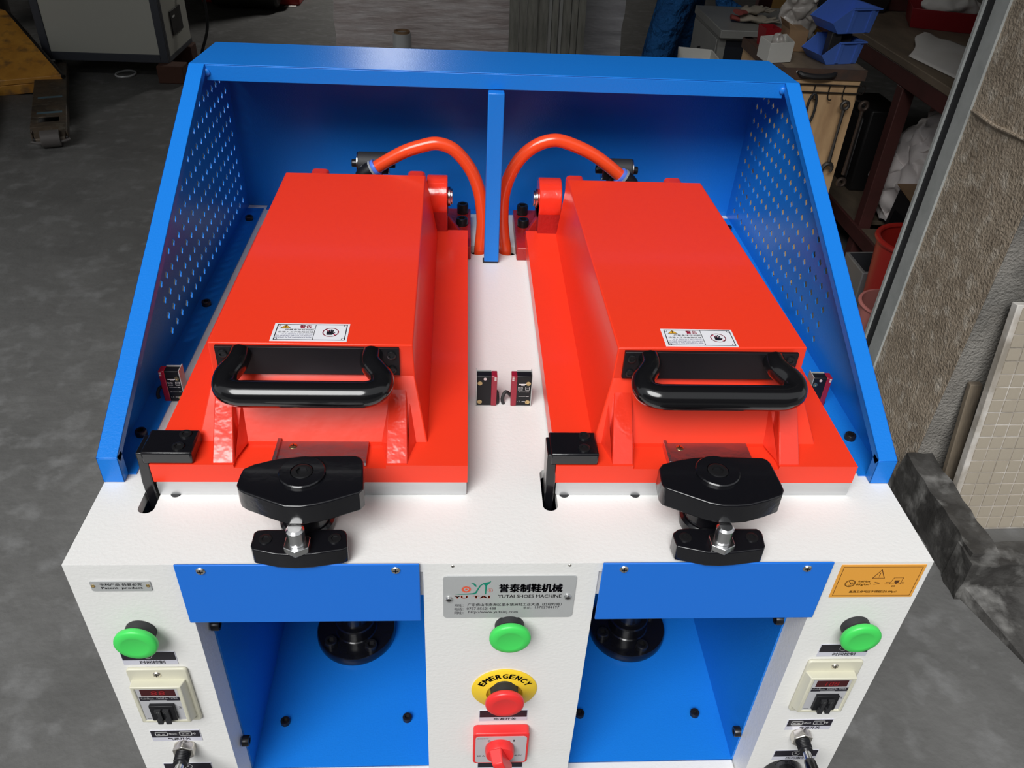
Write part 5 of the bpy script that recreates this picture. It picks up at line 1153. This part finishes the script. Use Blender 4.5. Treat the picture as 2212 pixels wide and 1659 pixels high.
for hp_, dr_ in (((1.395, 3.757, -.320), (.35, -.1, -.9)), ((1.325, 4.278, -.005), (-.8, -.2, .1))):
    b = MB(); d_ = Vector(dr_).normalized(); x_, y_, z_ = frame(d_); h0 = Vector(hp_)
    b.tube([h0 - d_ * .02, h0 + d_ * .02, h0 + d_ * .06, h0 + d_ * .085], [.026, .034, .038, .032], 10, 2)
    for k_, L in ((-.028, .06), (-.009, .075), (.010, .072), (.028, .055)): b.tube([h0 + d_ * .07 + x_ * k_, h0 + d_ * (.07 + L * .55) + x_ * k_ * 1.1 - y_ * .006, h0 + d_ * (.07 + L) + x_ * k_ * 1.1 - y_ * .020], [.010, .009, .007], 8, 2)
    b.tube([h0 + d_ * .02 + x_ * .028, h0 + d_ * .05 + x_ * .055, h0 + d_ * .08 + x_ * .060 - y_ * .01], [.012, .010, .008], 8, 2); b.build('hand', 'skin', WK, ang=80)
for fx_, fy_ in ((.925, 3.96), (1.13, 4.32)):
    b = MB(); b.tube([(fx_ - .05, fy_, FZ + .04), (fx_, fy_, FZ + .045), (fx_ + .09, fy_ - .01, FZ + .036), (fx_ + .17, fy_ - .015, FZ + .030)], [.036, .044, .042, .028], 12, 3)
    for i in range(len(b.v)): b.v[i].z = max(b.v[i].z, FZ + .001)
    b.build('shoe', 'shoe', WK, ang=80)

# ---- stretch wrapped pallets, film roll and profile bars
def wrapped(label, x0, x1, y0, y1, z1, m):
    t = thing('wrapped_pallet', label, 'pallet', ((x0 + x1) / 2, (y0 + y1) / 2, FZ))
    vv, ff, bm_ = rough_box(x0, x1, y0, y1, FZ + .125, z1, (10, 6, 14), .006, int(abs(x0) * 977)); bm_.free()
    b = MB(); b.add(vv, ff); b.build('wrapped_load', m, t, ang=70)
    for k_ in range(3): b = MB(); yy = y0 + (y1 - y0 - .1) * k_ / 2; b.box(x0, x1, yy, yy + .1, FZ, FZ + .10); b.build('pallet_bearer', 'plank', t)
    for k_ in range(5): b = MB(); xx = x0 + (x1 - x0 - .1) * k_ / 4; b.box(xx, xx + .1, y0, y1, FZ + .1005, FZ + .1185); b.build('deck_board', 'plank', t)
wrapped('wide stack of cartons in stretch film on a pallet behind the film roll', -.722, .26, 4.0, 4.9, .25, 'wrap')
wrapped('narrow grey load in stretch film beside the leaning profile bars', .35, .776, 4.02, 4.8, .25, 'wrapb')
FR_ = thing('film_roll', 'roll of clear stretch film standing in front of the wrapped cartons', 'film roll', (-.378, 3.85, FZ))
rb_ = PY(868, 66, 3.85)
b = MB(); b.lathe([(.046, .012), (.047, .014), (.047, rb_.z - FZ - .012), (.046, rb_.z - FZ - .010)], (rb_.x, 3.85, FZ), n=28); b.build('film', 'film', FR_)
b = MB(); hh = rb_.z - FZ; b.lathe([(.030, 0), (.040, 0), (.040, hh), (.032, hh), (.031, hh - .05), (.001, hh - .05)], (rb_.x, 3.85, FZ), n=28); b.build('core', 'cardb', FR_)
rb = random.Random(12); xx = PY(1101, 50, 3.72).x; i = 0
kinds = ['profile'] * 3 + ['profile', 'profileb', 'profile', 'profileb', 'profile', 'profile', 'profile']
looks = ['dull channel bar', 'dark channel bar', 'dull channel bar', 'wide dull channel bar', 'bright narrow bar', 'dull channel bar', 'bright narrow bar', 'dull channel bar', 'dark edge bar', 'dull channel bar']
while i < 10:
    wd_ = (.046, .034, .050, .052, .016, .030, .014, .042, .030, .036)[i]; yb_ = 3.66 + rb.uniform(-.02, .03)
    b = MB(); lean = rb.uniform(.10, .16); tk = .004; dd = .03
    for a_ in ((0, wd_, 0, tk), (0, tk, tk, dd), (wd_ - tk, wd_, tk, dd)):
        b.hexa([(xx + a_[0], yb_ + a_[2], FZ), (xx + a_[1], yb_ + a_[2], FZ), (xx + a_[1], yb_ + a_[3], FZ), (xx + a_[0], yb_ + a_[3], FZ)], [(xx + a_[0], yb_ + a_[2] + lean * 1.4, .35), (xx + a_[1], yb_ + a_[2] + lean * 1.4, .35), (xx + a_[1], yb_ + a_[3] + lean * 1.4, .35), (xx + a_[0], yb_ + a_[3] + lean * 1.4, .35)])
    simple('profile_bar', looks[i] + ', ' + ('first', 'second', 'third', 'fourth', 'fifth', 'sixth', 'seventh', 'eighth', 'ninth', 'tenth')[i] + ' of the upright bundle counted from the film roll', 'bar', b, kinds[i], group='upright metal profile bars')
    xx += wd_ + .0025; i += 1

# ---- grey machine cabinet on bricks, cable, far machine, litter
GC = thing('machine_cabinet', 'pale grey machine cabinet with a slate frame standing on a brick', 'cabinet', (-2.13, 4.76, FZ))
x0, x1, y0, y1, z0, z1 = -2.485, -1.780, 4.515, 5.015, -.800, .45
b = MB(); b.box(x0 + .02, x1 - .004, y0 + .006, y1, z0 + .01, z1); b.build('body', 'cabpanel', GC)
for a in ((x0, x0 + .045, z0, z1), (x1 - .045, x1, z0, z1), (x0 + .045, x1 - .045, z0, z0 + .045), (x0 + .045, x1 - .045, z1 - .045, z1)):
    b = MB(); b.box(a[0], a[1], y0, y0 + .02, a[2], a[3]); b.build('frame_bar', 'cabframe', GC, bevel=.002)
b = MB(); b.box(x1 - .0035, x1 + .001, y0 + .0205, y0 + .045, z0, z1); b.box(x1 - .0035, x1 + .001, y0 + .045, y1, z0, z0 + .025); b.build('side_frame', 'cabframe', GC)
q = [PX(u, v, x1) for u, v in ((369, 22), (387, 13), (395, 60), (374, 73))]
b = MB(); b.box(x1 - .003, x1 + .004, min(p.y for p in q), max(p.y for p in q), min(p.z for p in q), max(p.z for p in q)); so_ = b.build('socket_plate', 'darkmet', GC, bevel=.002)
b = MB(); b.box(x1 + .004, x1 + .006, min(p.y for p in q) + .03, min(p.y for p in q) + .07, max(p.z for p in q) - .04, max(p.z for p in q) - .03); b.build('socket_mark', 'whiteink', so_)
for fx_ in (x0 + .05,):
    for fy_ in (y0 + .06, y1 - .06): b = MB(); b.cyl((fx_, fy_, FZ), (fx_, fy_, z0 - .0005), .02, n=12); b.build('foot', 'bolt', GC)
b = MB(); b.box(x1 - .06, x1 + .09, y0 - .06, y0 + .05, FZ, z0 - .0008); simple('red_brick', 'old red brick propping the corner of the grey machine cabinet', 'brick', b, 'brickred', .006)
b = MB(); b.box(x1 - .10, x1 + .02, y1 - .12, y1, FZ, z0 - .0008); simple('red_brick', 'old brick under the rear corner of the grey machine cabinet', 'brick', b, 'brickred', .006)
b = MB(); b.tube([(-1.72, 5.05, -.35), (-1.66, 5.0, -.50), (-1.66, 4.98, -.70), (-1.72, 4.97, -.86), (-1.72, 5.10, -.89), (-1.60, 5.25, -.892)], .009, 8, 5); simple('black_cable', 'black cable hanging beside the grey machine cabinet', 'cable', b, 'rubber')
FM = thing('far_machine', 'dark machine on a red base far back on the floor', 'machine', (-1.75, 6.75, FZ))
b = MB(); b.box(-2.15, -1.38, 6.62, 7.2, FZ, FZ + .06); b.build('base', 'dred', FM, bevel=.01)
b = MB(); b.box(-2.1, -1.42, 6.45, 7.1, FZ + .1005, .2); b.cyl((-2.0, 6.42, FZ + .13), (-1.5, 6.42, FZ + .13), .11, n=20); b.build('housing', 'darkmet', FM, bevel=.02)
b = MB(); q = PZ(272, 160, FZ + .004); b.tube([(q.x + .055 * math.cos(i * PI / 10), q.y + .07 * math.sin(i * PI / 10), FZ + .006) for i in range(20)], .006, 6, closed=True); simple('tape_ring', 'pale ring lying on the floor below the grey machine cabinet', 'ring', b, 'film')
for k_, (u, v, w_) in enumerate(((628, 14, .05),)):
    q = PZ(u, v, FZ); b = MB(); b.hexa([(q.x - w_, q.y - .03, FZ + .0005), (q.x + w_, q.y - .02, FZ + .0005), (q.x + w_ * .7, q.y + .05, FZ + .0005), (q.x - w_ * .8, q.y + .03, FZ + .0005)], [(q.x - w_, q.y - .03, FZ + .003), (q.x + w_, q.y - .02, FZ + .004), (q.x + w_ * .7, q.y + .05, FZ + .003), (q.x - w_ * .8, q.y + .03, FZ + .003)]); simple('paper_scrap', 'white paper scrap on the dark floor before the far machine', 'paper', b, 'paper')

# ---- orange pallet truck
PJ = thing('pallet_truck', 'worn orange pallet truck with a rusty fork and roller', 'pallet truck', (-2.2, 3.8, FZ))
dv = Vector((-.36, .933, 0)).normalized(); pv = Vector((dv.y, -dv.x, 0)); tip = Vector((-2.035, 3.43, 0))
def J(s, w, z_): p = tip + dv * s + pv * w; return (p.x, p.y, z_)
FT = -.815
def fork(off):
    b = MB(); hw = .080
    # top skin with a roller window, down-turned sides
    def q(s0, s1, w0, w1, za, zb): b.hexa([J(s0, off + w0, za), J(s0, off + w1, za), J(s1, off + w1, za), J(s1, off + w0, za)], [J(s0, off + w0, zb), J(s0, off + w1, zb), J(s1, off + w1, zb), J(s1, off + w0, zb)])
    q(.02, .09, -hw, hw, FT - .008, FT); q(.17, 1.15, -hw, hw, FT - .008, FT); q(.09, .17, -hw, -.045, FT - .008, FT); q(.09, .17, .045, hw, FT - .008, FT)
    q(-.03, 1.15, -hw, -hw + .008, FT - .055, FT - .008); q(-.03, 1.15, hw - .008, hw, FT - .055, FT - .008)
    b.hexa([J(-.05, off - hw * .8, FT - .05), J(-.05, off + hw * .8, FT - .05), J(.0205, off + hw, FT - .03), J(.0205, off - hw, FT - .03)], [J(-.045, off - hw * .8, FT - .035), J(-.045, off + hw * .8, FT - .035), J(.0205, off + hw, FT), J(.0205, off - hw, FT)])
    fk = b.build('fork', 'wornst', PJ, bevel=.003)
    b = MB(); b.tube([J(-.05, off - .085, FT - .045), J(-.055, off - .05, FT - .052), J(-.055, off + .05, FT - .052), J(-.05, off + .085, FT - .045)], .007, 8, 3); b.build('front_bar', 'wheel', fk)
    b = MB(); a_ = Vector(J(-.03, off - .042, FZ + .041)); c_ = Vector(J(-.03, off + .042, FZ + .041)); b.cyl(a_, c_, .040, n=24); b.build('roller', 'wheel', fk, bevel=.003)
    b = MB(); b.cyl(Vector(J(-.03, off - .075, FZ + .041)), Vector(J(-.03, off + .075, FZ + .041)), .010, n=12); b.build('axle', 'darkmet', fk)
    for s_ in (.215, .47):
        b = MB(); b.hexa([J(s_, off - .055, FT - .001), J(s_, off + .060, FT - .001), J(s_ + .028, off + .060, FT - .001), J(s_ + .028, off - .055, FT - .001)], [J(s_, off - .055, FT + .0006), J(s_, off + .060, FT + .0006), J(s_ + .028, off + .060, FT + .0006), J(s_ + .028, off - .055, FT + .0006)]); b.build('paint_scuff', 'bluewear', fk)
fork(0); fork(-.39)
# sloping cowl between the forks, rising to the pump
P = [PZ(131, 162, -.805), PZ(-160, 190, -.805)]
n0, n1 = PY(131, 160, 4.20), PY(10, 20, 4.75); w0 = Vector(J(.80, -.50, -.80)); w1 = Vector(J(1.35, -.34, n1.z))
dn = Vector((0, 0, -.03))
q = [PY(133, 162, 4.20), PY(12, 22, 4.72), PY(-40, 8, 4.72), PY(-230, 195, 4.05)]
b = MB(); b.hexa([p + dn for p in q], q); b.build('cowl', 'orange', PJ, bevel=.004)
q2 = [PY(133, 162, 4.20), PY(-230, 195, 4.05)]
b = MB(); b.hexa([q2[0] + Vector((-.09, -.002, -.090)), q2[1] + Vector((0, -.002, -.090)), q2[1] + Vector((0, .012, -.090)), q2[0] + Vector((-.09, .012, -.090))], [q2[0] + Vector((0, -.002, -.0305)), q2[1] + Vector((0, -.002, -.0305)), q2[1] + Vector((0, .012, -.0305)), q2[0] + Vector((0, .012, -.0305))]); b.build('cross_beam', 'orange', PJ, bevel=.003)
b = MB(); b.tube([q[0] + Vector((.008, 0, -.01)), q[1] + Vector((.008, 0, -.01))], .012, 8); b.build('edge_bar', 'darkmet', PJ)
pc = q[1] + Vector((-.10, .12, 0))
b = MB(); b.cyl((pc.x, pc.y, FZ + .09), (pc.x, pc.y, -.25), .06, n=20); b.build('pump', 'darkmet', PJ, bevel=.004)
b = MB(); b.cyl((pc.x - .08, pc.y + .05, FZ + .09), (pc.x + .08, pc.y + .05, FZ + .09), .09, n=24); b.build('steer_wheel', 'wheel', PJ, bevel=.004)
b = MB(); b.tube([(pc.x, pc.y + .05, -.25), (pc.x - .05, pc.y + .15, .1), (pc.x - .08, pc.y + .2, .35)], .016, 10, 3); b.build('tiller', 'orange', PJ)
